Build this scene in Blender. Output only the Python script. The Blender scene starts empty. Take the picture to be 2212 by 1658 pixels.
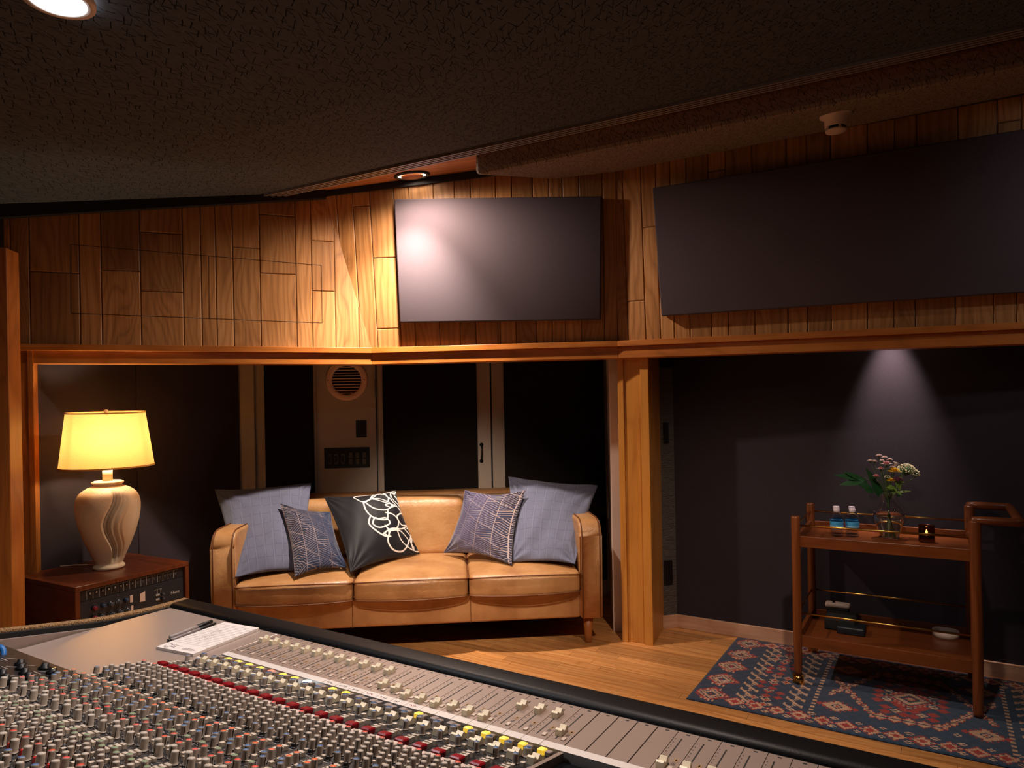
import bpy, bmesh, math, random
from mathutils import Vector, Matrix
random.seed(7)
PI=math.pi
SC=bpy.context.scene; COL=SC.collection
# ------------------------------------------------------------------ camera model (2212 x 1658)
F=1475.;CX=1106.;CY=875.;RL=math.atan(.0185);EYE=1.30
_c,_s=math.cos(RL),math.sin(RL)
def ray(x,y):
    a=x-CX;b=y-CY
    return Vector(((a*_c-b*_s)/F,1.0,-(a*_s+b*_c)/F))
def atz(x,y,z):
    r=ray(x,y);t=(z-EYE)/r.z;return Vector((r.x*t,t,z))
def aty(x,y,d):
    r=ray(x,y);return Vector((r.x*d,d,EYE+r.z*d))
def onp(x,y,pl,off=0.0):
    p,n=pl;r=ray(x,y);o=Vector((0,0,EYE))
    t=((p+n*off)-o).dot(n)/r.dot(n);return o+r*t
def p3(a,b,c):
    n=(b-a).cross(c-a).normalized()
    if n.y>0:n=-n
    return (a,n)
def vpl(a,b): return p3(Vector(a),Vector(b),Vector(a)+Vector((0,0,1)))
TH=math.radians(32.0)
UD=Vector((math.cos(TH),-math.sin(TH),0));VD=Vector((math.sin(TH),math.cos(TH),0))
def UV(u,v,z=0.0): return UD*u+VD*v+Vector((0,0,z))
def toUV(p): return (p.dot(UD),p.dot(VD))

cam=bpy.data.cameras.new('camera');co=bpy.data.objects.new('camera',cam);COL.objects.link(co)
cam.sensor_width=36;cam.sensor_fit='HORIZONTAL';cam.lens=F/2212*36
cam.shift_y=(CY-829)/2212;cam.shift_x=0
co.matrix_world=Matrix.Translation((0,0,EYE))@Matrix.Rotation(PI/2,4,'X')@Matrix.Rotation(-RL,4,'Z')
SC.camera=co
cam.clip_start=.02
SC.view_settings.view_transform='Standard';SC.view_settings.look='None';SC.view_settings.gamma=1
SC.view_settings.use_curve_mapping=False;SC.view_settings.exposure=0.28
w=bpy.data.worlds.new('world');SC.world=w;w.use_nodes=True
w.node_tree.nodes['Background'].inputs[0].default_value=(.9,.75,.7,1);w.node_tree.nodes['Background'].inputs[1].default_value=.03

# ------------------------------------------------------------------ materials
def srgb(h):
    h=h.lstrip('#');v=[int(h[i:i+2],16)/255 for i in (0,2,4)]
    return tuple((x/12.92 if x<=.04045 else ((x+.055)/1.055)**2.4) for x in v)+(1,)
class NT:
    def __init__(s,name):
        s.m=bpy.data.materials.new(name);s.m.use_nodes=True;s.t=s.m.node_tree
        s.b=s.t.nodes['Principled BSDF'];s.out=s.t.nodes['Material Output']
    def n(s,typ,**k):
        x=s.t.nodes.new('ShaderNode'+typ)
        for a,b in k.items():
            if a.startswith('i_'):
                key=a[2:]
                x.inputs[int(key) if key.isdigit() else key.replace('_',' ')].default_value=b
            else: setattr(x,a,b)
        return x
    def l(s,a,b): s.t.links.new(a,b)
    def math(s,op,a,b=None,c=None):
        x=s.n('Math',operation=op)
        for i,q in enumerate((a,b,c)):
            if q is None: continue
            if hasattr(q,'links'): s.l(q,x.inputs[i])
            else: x.inputs[i].default_value=q
        return x.outputs[0]
    def mix(s,f,a,b,typ='MIX'):
        x=s.n('Mix',data_type='RGBA',blend_type=typ)
        for i,q in ((0,f),(6,a),(7,b)):
            if hasattr(q,'links'): s.l(q,x.inputs[i])
            else: x.inputs[i].default_value=q
        return x.outputs[2]
    def ramp(s,f,stops,mode='LINEAR'):
        x=s.n('ValToRGB');x.color_ramp.interpolation=mode;e=x.color_ramp.elements
        e[0].position,e[0].color=stops[0][0],stops[0][1]
        e[1].position,e[1].color=stops[-1][0],stops[-1][1]
        for p,c in stops[1:-1]:
            q=e.new(p);q.color=c
        s.l(f,x.inputs[0]);return x.outputs[0]
    def noise(s,vec,scale,detail=2,rough=.5,dist=0):
        x=s.n('TexNoise');x.inputs['Scale'].default_value=scale;x.inputs['Detail'].default_value=detail
        x.inputs['Roughness'].default_value=rough;x.inputs['Distortion'].default_value=dist
        if vec is not None: s.l(vec,x.inputs['Vector'])
        return x.outputs[0]
    def mapv(s,vec,scale=(1,1,1),loc=(0,0,0),rot=(0,0,0)):
        x=s.n('Mapping');x.inputs['Scale'].default_value=scale;x.inputs['Location'].default_value=loc;x.inputs['Rotation'].default_value=rot
        s.l(vec,x.inputs['Vector']);return x.outputs[0]
    def coord(s,k='Object'): return s.n('TexCoord').outputs[k]
    def bump(s,h,st=.3,d=.01):
        x=s.n('Bump');x.inputs['Strength'].default_value=st;x.inputs['Distance'].default_value=d
        s.l(h,x.inputs['Height']);s.l(x.outputs[0],s.b.inputs['Normal'])
    def col(s,c):
        if hasattr(c,'links'): s.l(c,s.b.inputs['Base Color'])
        else: s.b.inputs['Base Color'].default_value=c
    def rough(s,r):
        if hasattr(r,'links'): s.l(r,s.b.inputs['Roughness'])
        else: s.b.inputs['Roughness'].default_value=r
def plain(name,c,r=.5,metal=0,emit=None,es=0,spec=None,coat=0):
    t=NT(name);t.col(srgb(c) if isinstance(c,str) else c);t.rough(r);t.b.inputs['Metallic'].default_value=metal
    if emit: t.b.inputs['Emission Color'].default_value=srgb(emit);t.b.inputs['Emission Strength'].default_value=es
    if spec is not None: t.b.inputs['Specular IOR Level'].default_value=spec
    if coat: t.b.inputs['Coat Weight'].default_value=coat;t.b.inputs['Coat Roughness'].default_value=.1
    return t.m
def wood(name,dark,mid,light,coord='UV',swz=None,rough=.42,K=26,A=9,tone=.55,board=True,bump=.08,coat=0.0,ring=.17):
    """grain runs along the second coordinate; every board carries its own offset (attribute rnd)"""
    t=NT(name);v=t.coord(coord)
    if swz:
        v=t.mapv(v,rot=swz)
    at=t.n('Attribute',attribute_name='rnd').outputs['Color'] if board else None
    if board:
        sc=t.n('VectorMath',operation='SCALE');t.l(at,sc.inputs[0]);sc.inputs['Scale'].default_value=37.0
        ad=t.n('VectorMath',operation='ADD');t.l(v,ad.inputs[0]);t.l(sc.outputs[0],ad.inputs[1]);v=ad.outputs[0]
        sep0=t.n('SeparateXYZ');t.l(at,sep0.inputs[0]);r0=sep0.outputs[0];r1=sep0.outputs[1]
    big=t.noise(t.mapv(v,(3.2,.9,2)),1.6,2,.45)
    sep=t.n('SeparateXYZ');t.l(v,sep.inputs[0])
    if board: amp=t.math('MULTIPLY_ADD',t.math('MULTIPLY',r0,r0),A*1.3,A*.35)
    else: amp=A
    ph=t.math('ADD',t.math('MULTIPLY',sep.outputs[0],K),t.math('MULTIPLY',big,amp if not isinstance(amp,(int,float)) else float(amp)))
    fr=t.math('FRACT',ph)
    tri=t.math('ABSOLUTE',t.math('SUBTRACT',t.math('MULTIPLY',fr,2.0),1.0))
    tri=t.math('POWER',tri,2.2)
    fine=t.noise(t.mapv(v,(150,4,60)),1.0,3,.6)
    med=t.noise(t.mapv(v,(14,1.2,9)),1.0,3,.6)
    f=t.math('ADD',t.math('MULTIPLY',tri,ring),t.math('ADD',t.math('MULTIPLY',fine,.46),t.math('MULTIPLY',med,.46)))
    c=t.ramp(f,[(.25,srgb(light)),(.5,srgb(mid)),(.85,srgb(dark))])
    if board:
        br=t.math('MULTIPLY_ADD',r1,tone,1.0-tone*.62)
        c=t.mix(1.0,c,t.n('CombineColor').outputs[0],'MULTIPLY') if False else c
        cc=t.n('CombineColor');t.l(br,cc.inputs[0]);t.l(br,cc.inputs[1]);t.l(br,cc.inputs[2])
        c=t.mix(1.0,c,cc.outputs[0],'MULTIPLY')
    t.col(c);t.rough(rough)
    t.bump(f,bump,.002)
    if coat: t.b.inputs['Coat Weight'].default_value=coat;t.b.inputs['Coat Roughness'].default_value=.25
    return t.m
def fabric(name,c1,c2,scale=500,rough=.95,sheen=.3,bump=.25):
    t=NT(name);v=t.coord('Object');f=t.noise(v,scale,2,.7);g=t.noise(v,2.2,2,.5)
    c=t.ramp(f,[(.3,srgb(c1)),(.7,srgb(c2))]);c=t.mix(.12,c,t.ramp(g,[(.3,srgb(c1)),(.7,srgb(c2))]))
    t.col(c);t.rough(rough);t.b.inputs['Sheen Weight'].default_value=sheen;t.b.inputs['Sheen Roughness'].default_value=.5
    t.b.inputs['Specular IOR Level'].default_value=.2
    t.bump(f,bump,.001);return t.m
def vcol(name,rough=.9,sheen=.2,scale=700,bump=.3,attr='Col',spec=.2):
    t=NT(name);a=t.n('Attribute',attribute_name=attr).outputs['Color'];f=t.noise(t.coord('Object'),scale,2,.6)
    g=t.ramp(f,[(.25,(.72,.72,.72,1)),(.75,(1.15,1.15,1.15,1))])
    t.col(t.mix(1.0,a,g,'MULTIPLY'));t.rough(rough);t.b.inputs['Sheen Weight'].default_value=sheen;t.b.inputs['Specular IOR Level'].default_value=spec
    t.bump(f,bump,.001);return t.m
def glass(name,c='#ffffff',ior=1.45,rough=0.0,dens=None):
    t=NT(name);t.col(srgb(c));t.rough(rough);t.b.inputs['Transmission Weight'].default_value=1;t.b.inputs['IOR'].default_value=ior
    return t.m
def ceilmat(name,base,lite,line,scale=42):
    t=NT(name);v0=t.coord('Object');sz=t.n('SeparateXYZ');t.l(v0,sz.inputs[0]);cz0=t.n('CombineXYZ');t.l(t.math('MULTIPLY_ADD',sz.outputs[2],.6,sz.outputs[0]),cz0.inputs[0]);t.l(t.math('ADD',sz.outputs[2],sz.outputs[1]),cz0.inputs[1]);v=cz0.outputs[0]
    d=t.n('VectorMath',operation='ADD');nz=t.n('TexNoise',i_Scale=9.0,i_Detail=2.0);t.l(v,nz.inputs['Vector'])
    sc=t.n('VectorMath',operation='SCALE');t.l(nz.outputs['Color'],sc.inputs[0]);sc.inputs['Scale'].default_value=.035
    t.l(v,d.inputs[0]);t.l(sc.outputs[0],d.inputs[1])
    mks=[]
    for k,(rz,s_) in enumerate(((0.3,1.0),(1.2,1.15),(2.2,.9))):
        mv=t.mapv(d.outputs[0],(s_*scale,s_*scale*.36,1.0),loc=(k*3.1,k*1.7,0),rot=(0,0,rz))
        vo=t.n('TexVoronoi',feature='F1',voronoi_dimensions='2D');t.l(mv,vo.inputs['Vector']);vo.inputs['Scale'].default_value=1.0;vo.inputs['Randomness'].default_value=1.0
        # thin sliver around each cell centre, bent by the noise = a short fibre
        sp=t.n('SeparateXYZ');ps=t.n('VectorMath',operation='SUBTRACT');t.l(mv,ps.inputs[0]);t.l(vo.outputs['Position'],ps.inputs[1]);t.l(ps.outputs[0],sp.inputs[0])
        ax=t.math('ABSOLUTE',sp.outputs[0]);ay=t.math('ABSOLUTE',sp.outputs[1])
        m1=t.math('LESS_THAN',ax,.036);m2=t.math('LESS_THAN',ay,.38)
        rs=t.n('SeparateColor');t.l(vo.outputs['Color'],rs.inputs[0]);m3=t.math('LESS_THAN',rs.outputs[0],.75)
        mks.append(t.math('MULTIPLY',t.math('MULTIPLY',m1,m2),m3))
    mk=t.math('MAXIMUM',t.math('MAXIMUM',mks[0],mks[1]),mks[2])
    f=t.noise(v,220,3,.7);g=t.noise(v,45,3,.6)
    c=t.ramp(t.math('MULTIPLY_ADD',g,.5,t.math('MULTIPLY',f,.5)),[(.35,srgb(base)),(.65,srgb(lite))])
    c=t.mix(mk,c,srgb(line));t.col(c);t.rough(.95);t.b.inputs['Specular IOR Level'].default_value=.1
    t.bump(t.math('SUBTRACT',t.math('MULTIPLY_ADD',g,.6,t.math('MULTIPLY',f,.4)),t.math('MULTIPLY',mk,.6)),.22,.002);return t.m

M={}
M['wall_wood']=wood('wall_wood','#744a26','#b47c46','#cf9c66',tone=.5,K=30,A=10,rough=.45)
M['soffit_wood']=wood('soffit_wood','#a4623c','#cf8858','#e09c6c',tone=.25,K=20,A=6)
M['trim_wood']=wood('trim_wood','#8a4a18','#b96e2a','#cc8440','Object',K=34,A=5,board=False,rough=.4)
M['trim_x']=wood('trim_wood_level','#8a4a18','#b96e2a','#cc8440','Object',swz=(0,0,PI/2),K=30,A=5,board=False,rough=.4)
M['column_wood']=wood('column_wood','#a8662a','#cc8a3c','#d89848','Object',swz=(PI/2,0,0),K=8,A=3,board=False,rough=.35,bump=.05)
M['post_wood']=wood('post_wood','#8a4a18','#b56a2a','#c98038','Object',swz=(PI/2,0,0),K=30,A=7,board=False,rough=.4)
M['floor_wood']=wood('floor_wood','#9a5c2e','#cf8f52','#e2aa6c',tone=.42,K=26,A=10,rough=.38,coat=.15,bump=.08)
M['base_wood']=wood('baseboard_wood','#a87c60','#c79a7c','#dab396','Object',swz=(0,0,PI/2),K=20,A=6,board=False,rough=.5)
M['walnut']=wood('cart_walnut','#4a220e','#6e3919','#834820','Object',swz=(PI/2,0,0),K=40,A=5,board=False,rough=.32,bump=.06)
M['walnut_x']=wood('cart_walnut_level','#4a220e','#6e3919','#834820','Object',swz=(0,0,PI/2),K=40,A=5,board=False,rough=.32,bump=.06)
M['rack_wood']=wood('rack_wood','#3c190b','#602b12','#72371a','Object',swz=(0,0,0),K=24,A=6,board=False,rough=.3,bump=.04)
M['gap']=plain('dark_gap','#2a1608',.9)
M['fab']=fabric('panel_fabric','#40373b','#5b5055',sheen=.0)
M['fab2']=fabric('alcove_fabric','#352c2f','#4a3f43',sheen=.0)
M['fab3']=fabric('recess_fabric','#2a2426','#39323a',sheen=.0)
M['fabk']=fabric('black_fabric','#16100f','#1f1816',sheen=.0)
M['beige']=plain('beige_paint','#b3a090',.55)
M['white']=plain('white_paint','#d8c2b4',.5)
M['vent']=plain('vent_plastic','#f0c4b0',.5)
M['black']=plain('black_plastic','#0e0c0c',.4)
M['blackm']=plain('black_matt','#0a0909',.8)
M['ceil']=ceilmat('ceiling_fibre','#44474a','#545659','#151617')
M['ceil2']=ceilmat('bulkhead_fibre','#786a60','#8a7a6e','#2a201c',60)
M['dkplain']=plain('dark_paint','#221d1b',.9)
M['slot']=plain('slot_metal','#8b7d78',.45,.3)
M['brass']=plain('brass','#c89a50',.22,1)
M['chrome']=plain('chrome','#b8b4ae',.25,1)
# plaster with combed relief
t=NT('combed_plaster');v=t.coord('Object');wv=t.n('TexNoise');t.l(t.mapv(v,(26,26,120),rot=(0,.0,0)),wv.inputs['Vector']);wv.inputs['Scale'].default_value=1;wv.inputs['Distortion'].default_value=1.6;wv.inputs['Detail'].default_value=3
t.col(srgb('#5a534e'));t.rough(.8);t.bump(wv.outputs[0],1.0,.02);M['plaster']=t.m
# leather
t=NT('tan_leather');v=t.coord('Object');n1=t.noise(v,5,4,.6);n2=t.noise(v,330,2,.6);n3=t.noise(v,22,3,.6,1.5)
c=t.ramp(n1,[(.3,srgb('#98683e')),(.55,srgb('#b28252')),(.8,srgb('#c29564'))]);t.col(c)
t.rough(t.math('MULTIPLY_ADD',n3,.25,.27));vo=t.n('TexVoronoi',feature='DISTANCE_TO_EDGE');t.l(t.mapv(v,(11,11,15),rot=(.5,.6,.8)),vo.inputs['Vector']);vo.inputs['Scale'].default_value=1.0
cre=t.math('MINIMUM',t.math('MULTIPLY',vo.outputs[0],5.0),.5)
n5=t.noise(v,3.0,1,.5);cm=t.ramp(n5,[(.42,(0,0,0,1)),(.62,(1,1,1,1))])
t.bump(t.math('ADD',t.math('MULTIPLY',n2,.18),t.math('ADD',t.math('MULTIPLY',n3,.9),t.math('MULTIPLY',t.math('MULTIPLY',cre,cm),.35))),.33,.008);M['leather']=t.m
M['seam']=plain('leather_seam','#6a3a14',.6)

# ------------------------------------------------------------------ mesh helpers
class MB:
    def __init__(s): s.v=[];s.f=[];s.mi=[];s.uv=[];s.rnd=[];s.col=[];s.use_uv=False;s.use_rnd=False;s.use_col=False;s.sm=[]
    def face(s,pts,mi=0,uv=None,rnd=None,smooth=False,col=None):
        b=len(s.v);s.v+= [tuple(p) for p in pts];s.f.append(tuple(range(b,b+len(pts))));s.mi.append(mi);s.sm.append(smooth)
        s.uv.append(uv);s.rnd.append(rnd);s.col.append(col)
        if uv: s.use_uv=True
        if rnd: s.use_rnd=True
        if col: s.use_col=True
    def mesh(s,verts,faces,mi=0,smooth=False,mat=None,cols=None):
        b=len(s.v)
        for p in verts: s.v.append(tuple((mat@Vector(p)) if mat else p))
        for k,f in enumerate(faces):
            s.f.append(tuple(i+b for i in f));s.mi.append(mi if isinstance(mi,int) else mi[k]);s.sm.append(smooth);s.uv.append(None);s.rnd.append(None)
            c=cols[k] if cols else None;s.col.append(c)
            if c: s.use_col=True
    def box(s,c,sz,mi=0,mat=None,bev=0.0,seg=1,smooth=False):
        hx,hy,hz=sz[0]/2,sz[1]/2,sz[2]/2;cx,cy,cz=c
        if bev<=0:
            vs=[(cx+a*hx,cy+b*hy,cz+d*hz) for a in(-1,1) for b in(-1,1) for d in(-1,1)]
            fs=[(0,1,3,2),(4,6,7,5),(0,4,5,1),(2,3,7,6),(0,2,6,4),(1,5,7,3)]
            s.mesh(vs,fs,mi,smooth,mat)
        else:
            bm=bmesh.new();bmesh.ops.create_cube(bm,size=1)
            for v in bm.verts: v.co=Vector((cx+v.co.x*sz[0],cy+v.co.y*sz[1],cz+v.co.z*sz[2]))
            bmesh.ops.bevel(bm,geom=list(bm.edges),offset=bev,segments=seg,profile=.6,affect='EDGES')
            s.bm(bm,mi,smooth or seg>1,mat)
    def bm(s,bm,mi=0,smooth=False,mat=None):
        bm.verts.index_update();s.mesh([v.co.copy() for v in bm.verts],[tuple(v.index for v in f.verts) for f in bm.faces],mi,smooth,mat);bm.free()
    def prism(s,poly,off,mi=0,mat=None):
        """poly list of points, extruded by vector off"""
        n=len(poly);o=Vector(off);a=[Vector(p) for p in poly];b=[p+o for p in a]
        s.mesh(a+b,[tuple(range(n))[::-1],tuple(range(n,2*n))]+[(i,(i+1)%n,(i+1)%n+n,i+n) for i in range(n)],mi,False,mat)
    def lathe(s,prof,seg=24,mi=0,mat=None,smooth=True,cap=True,rf=None):
        vs=[];fs=[];n=len(prof);m=[]
        for r,z in prof:
            for k in range(seg):
                a=2*PI*k/seg;rr=rf(r,z,a) if rf else r;vs.append((rr*math.cos(a),rr*math.sin(a),z))
        for i in range(n-1):
            for k in range(seg):
                fs.append((i*seg+k,i*seg+(k+1)%seg,(i+1)*seg+(k+1)%seg,(i+1)*seg+k));m.append(mi if isinstance(mi,int) else mi[i])
        if cap:
            fs.append(tuple(range(seg))[::-1]);m.append(m[0]);fs.append(tuple(range((n-1)*seg,n*seg)));m.append(mi if isinstance(mi,int) else mi[-1])
        s.mesh(vs,fs,m,smooth,mat)
    def tube(s,path,r,seg=8,mi=0,smooth=True,closed=False,mat=None):
        P=[Vector(p) for p in path];n=len(P);vs=[];fs=[];up=Vector((0,0,1));prev=None
        for i,p in enumerate(P):
            if closed: d=P[(i+1)%n]-P[i-1]
            else: d=P[min(i+1,n-1)]-P[max(i-1,0)]
            d.normalize()
            if prev is None:
                x=d.cross(up)
                if x.length<.05: x=d.cross(Vector((1,0,0)))
            else: x=prev-d*prev.dot(d)
            x.normalize();prev=x;y=d.cross(x);rr=r[i] if isinstance(r,(list,tuple)) else r
            for k in range(seg):
                a=2*PI*k/seg;vs.append(p+x*(rr*math.cos(a))+y*(rr*math.sin(a)))
        m=n if closed else n-1
        for i in range(m):
            for k in range(seg):
                j=(i+1)%n;fs.append((i*seg+k,i*seg+(k+1)%seg,j*seg+(k+1)%seg,j*seg+k))
        if not closed: fs.append(tuple(range(seg))[::-1]);fs.append(tuple(range((n-1)*seg,n*seg)))
        s.mesh(vs,fs,mi,smooth,mat)
    def build(s,name,mats,parent=None,bevel=0,merge=False,inv=True):
        if not isinstance(mats,(list,tuple)): mats=[mats]
        me=bpy.data.meshes.new(name);vs=s.v
        if parent is not None and inv and not getattr(s,'local',False):
            im=wmat(parent).inverted();vs=[tuple(im@Vector(p)) for p in vs]
        me.from_pydata(vs,[],s.f);me.polygons.foreach_set('material_index',s.mi);me.polygons.foreach_set('use_smooth',s.sm)
        for m in mats: me.materials.append(M[m] if isinstance(m,str) else m)
        if s.use_uv:
            ul=me.uv_layers.new(name='UVMap');i=0
            for k,f in enumerate(s.f):
                for j in range(len(f)):
                    ul.data[i].uv=s.uv[k][j] if s.uv[k] else (0,0);i+=1
        for flag,attr,src in ((s.use_rnd,'rnd',s.rnd),(s.use_col,'Col',s.col)):
            if flag:
                at=me.color_attributes.new(attr,'FLOAT_COLOR','CORNER');buf=[]
                for k,f in enumerate(s.f): buf+= list((src[k] or (0,0,0,1)))*len(f)
                at.data.foreach_set('color',buf)
        me.validate()
        if merge or bevel:
            bm=bmesh.new();bm.from_mesh(me);bmesh.ops.remove_doubles(bm,verts=bm.verts,dist=1e-5);bmesh.ops.recalc_face_normals(bm,faces=bm.faces);bm.to_mesh(me);bm.free()
        me.update()
        o=bpy.data.objects.new(name,me);COL.objects.link(o)
        if parent is not None: o.parent=parent
        if bevel:
            b=o.modifiers.new('bevel','BEVEL');b.width=bevel;b.segments=2;b.limit_method='ANGLE';b.angle_limit=math.radians(40)
        return o
def wmat(o):
    m=o.matrix_basis.copy();p=o.parent
    while p is not None: m=p.matrix_basis@m;p=p.parent
    return m
def tag(o,label=None,cat=None,group=None,kind=None):
    if label:o['label']=label
    if cat:o['category']=cat
    if group:o['group']=group
    if kind:o['kind']=kind
    return o
def thing(name,label,cat,loc=(0,0,0),rz=0,group=None):
    o=bpy.data.objects.new(name,None);COL.objects.link(o);o.location=loc;o.rotation_euler=(0,0,rz);o.empty_display_size=.05
    o.matrix_basis=Matrix.Translation(loc)@Matrix.Rotation(rz,4,'Z')
    return tag(o,label,cat,group)
def struct(o): o['kind']='structure';return o
def frame(o,x,y,z=None):
    """matrix with origin o, x dir, y dir"""
    x=Vector(x).normalized();y=Vector(y);z=x.cross(y).normalized();y=z.cross(x)
    m=Matrix.Identity(4)
    for i in range(3): m[i][0]=x[i];m[i][1]=y[i];m[i][2]=z[i];m[i][3]=o[i]
    return m
Z=Vector((0,0,1))

# ------------------------------------------------------------------ ROOM
ZB=1.63
P0=atz(70,745,ZB);P1=atz(803,753,ZB);P2=atz(1335,738,ZB)
P4=aty(2212,698,2.90)
Lp=vpl(P0,P1);T1=onp(705,430,Lp);Mp=p3(P1,P2,T1);T2=onp(1340,352,Mp);Rp=p3(P2,T2,P4)
# ceiling plane
e0=onp(0,440,Lp,.10);e1=onp(560,420,Lp,.08);S1=atz(2212,52,2.50);Cp=p3(e0,e1,S1)
if Cp[1].z>0: Cp=(Cp[0],-Cp[1])
def cz(x,y):
    p,n=Cp;return p.z-((x-p.x)*n.x+(y-p.y)*n.y)/n.z
# floor: oak strips running along U
mb=MB();wd=.0572;v=-1.6
while v<6.0:
    u=-5.0+random.random()*.8
    while u<4.6:
        L=random.uniform(.45,1.35);g=.0006;r=(random.random(),random.random(),random.random(),1)
        q=[UV(u+g,v+g),UV(u+L-g,v+g),UV(u+L-g,v+wd-g),UV(u+g,v+wd-g)]
        mb.face(q,0,[(v,u),(v,u+L),(v+wd,u+L),(v+wd,u)],r);u+=L
    v+=wd
mb.face([UV(-5.2,-1.7,-.003),UV(5.6,-1.7,-.003),UV(5.6,6.1,-.003),UV(-5.2,6.1,-.003)],1)
mb.prism([UV(-5.2,-1.7,-.06),UV(5.6,-1.7,-.06),UV(5.6,6.1,-.06),UV(-5.2,6.1,-.06)],(0,0,.05),1)
struct(mb.build('floor',['floor_wood','gap']))

def board_wall(name,pl,xdir,seams,joints,bot,top,edge,backdepth=.05,hatch=None):
    """seams: sorted s coordinates, joints: {index:[heights]} in plane coordinates (s,t)"""
    o,n=pl;x=Vector(xdir).normalized();tt=n.cross(x);tt=tt if tt.z>0 else -tt
    mb=MB()
    def W(s,t,d=0): return o+x*s+tt*t+n*d
    for i in range(len(seams)-1):
        a,b=seams[i],seams[i+1]
        hs=[bot(a)]+sorted(joints.get(i,[]))+[max(top(a),top(b))]
        for j in range(len(hs)-1):
            r=(random.random(),random.random(),random.random(),1)
            c,d=hs[j],hs[j+1];g=.0012;k=.004
            q=[(a+g,c+g),(b-g,c+g),(b-g,d-g),(a+g,d-g)];qi=[(a+g+k,c+g+k),(b-g-k,c+g+k),(b-g-k,d-g-k),(a+g+k,d-g-k)]
            mb.face([W(*p,.0) for p in qi],0,qi,r)
            for e in range(4):
                f=(e+1)%4
                mb.face([W(*q[e],-.0035),W(*q[f],-.0035),W(*qi[f]),W(*qi[e])],0,[q[e],q[f],qi[f],qi[e]],r)
    s0,s1=seams[0],seams[-1];tb=bot(s0);tp=max(top(s0),top(s1))+.02
    mb.prism([W(s0,tb,-.004),W(s1,tb,-.004),W(s1,tp,-.004),W(s0,tp,-.004)],-n*backdepth,1)
    if hatch:
        for (a,b) in hatch:
            a=Vector(a);b=Vector(b);d=(b-a).normalized();m=Vector((-d.y,d.x))*.0013
            p=[a-m,b-m,b+m,a+m];mb.face([W(q.x,q.y,.0006) for q in p],1)
    return struct(mb.build(name,['wall_wood','gap']))
def plcoord(pl,x):
    o,n=pl;x=x.normalized();tt=n.cross(x);tt=tt if tt.z>0 else -tt
    def f(px,py):
        p=onp(px,py,pl)-o;return (p.dot(x),p.dot(tt))
    return f
Lx=(P1-P0).normalized();LplO=(P0,Lp[1]);fL=plcoord(LplO,Lx)
sm=[60,165,442,563,780,1017,1118,1200,1295,1445,1645,1732,1860,1990,2130,2260]
seL=[fL(-40,600)[0]-.4,fL(-40,600)[0],fL(-8,600)[0]]+[fL(x/2.572,380+600/2.572)[0] for x in sm]
def jL(ix,cy): x=(sm[ix]+40)/2.572;return fL(x,380+cy/2.572)[1]
jo={3+1:[jL(1,530)],3+3:[jL(3,522)],3+4:[jL(4,312),jL(4,640)],3+8:[jL(8,397)],3+9:[jL(9,215),jL(9,540)],3+11:[jL(11,360),jL(11,638)]}
hp=[fL(*p) for p in ((152.8,527.7),(694,573),(696,697),(153.6,676))];hv=[fL(451,552),fL(452,687)]
def topL(s): p=P0+Lx*s;return cz(p.x,p.y)-ZB+.03
board_wall('wall_left',LplO,Lx,seL,jo,lambda s:0.0,topL,None,hatch=[(hp[0],hp[1]),(hp[1],hp[2]),(hp[2],hp[3]),(hp[3],hp[0]),(hv[0],hv[1])])
Mx=(P2-P1).normalized();MplO=(P1,Mp[1]);fM=plcoord(MplO,Mx)
sx=[(760,410),(797,410),(849.6,410),(882,410),(936,410),(981,400),(1016,400),(1070,395),(1105,395),(1150,385),(1185,385),(1214,380),(1250,380),(1301,400)]
seM=[fM(x,y)[0] for x,y in sx];seM=[seM[0]-.19,seM[0]-.09]+seM+[(P2-P1).length]
joM={2:[fM(780,445)[1]],3:[fM(820,557)[1],fM(820,710)[1]]}
def topM(s): p=P1+Mx*s;return cz(p.x,p.y-.1)-ZB+.03
board_wall('wall_back',MplO,Mx,seM,joM,lambda s:0.0,topM,None)
Rx=(P4-P2).normalized();RplO=(P2,Rp[1]);fR=plcoord(RplO,Rx)
sr=[(215,470),(305,450),(380,440),(450,430),(530,410),(640,395),(725,380),(860,350),(1030,330),(1130,310),(1250,290),(1435,260),(1570,230),(1680,210),(1885,170),(2080,150),(2200,130)]
seR=[0.0]+[fR(x/2.299+1250,y/2.299+150)[0] for x,y in sr];
for k in range(7): seR.append(seR[-1]+random.uniform(.07,.13))
joR={2:[fR(1395,491)[1]],1:[fR(1370,650)[1]],6:[fR(1548,369)[1]],16:[fR(2180,262)[1]]}
def topR(s): p=P2+Rx*s;return cz(p.x,p.y-.1)-ZB+.05
board_wall('wall_right',RplO,Rx,seR,joR,lambda s:0.0,topR,None)

# ceiling: main fibre cloud with a shallow fold and the timber soffit behind the slot
def cfold(u,v):
    p=UV(u,v);return cz(p.x,p.y)
slotA=onp(560,420,Cp);slotB=onp(2212,52,Cp);sd=(slotB-slotA).normalized();slotE=slotA+sd*5.6;slotW=slotA-sd*.02
foldA=onp(330,352,Cp);foldB=onp(1400,30,Cp);fd=(foldB-foldA).normalized()
mb=MB()
wl=onp(-60,441,Lp,.10);wl=Vector((wl.x,wl.y,cz(wl.x,wl.y)))
e0c=Vector((e0.x,e0.y,cz(e0.x,e0.y)))
f0=foldA-fd*1.0;f1=foldA+fd*5.6
rise=.30
back=[Vector((5.2,-1.9,0)),Vector((-4.2,-1.9,0))]
for b in back: b.z=cz(b.x,b.y)+rise
farL=wl+ (wl-e0c).normalized()*1.6;farL.z=cz(farL.x,farL.y)
outer=[slotW,slotE,f1,foldA]
def tri(*p): mb.face(p,0)
th=Vector((0,0,.05))
nn=Vector((0,0,0))
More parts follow.
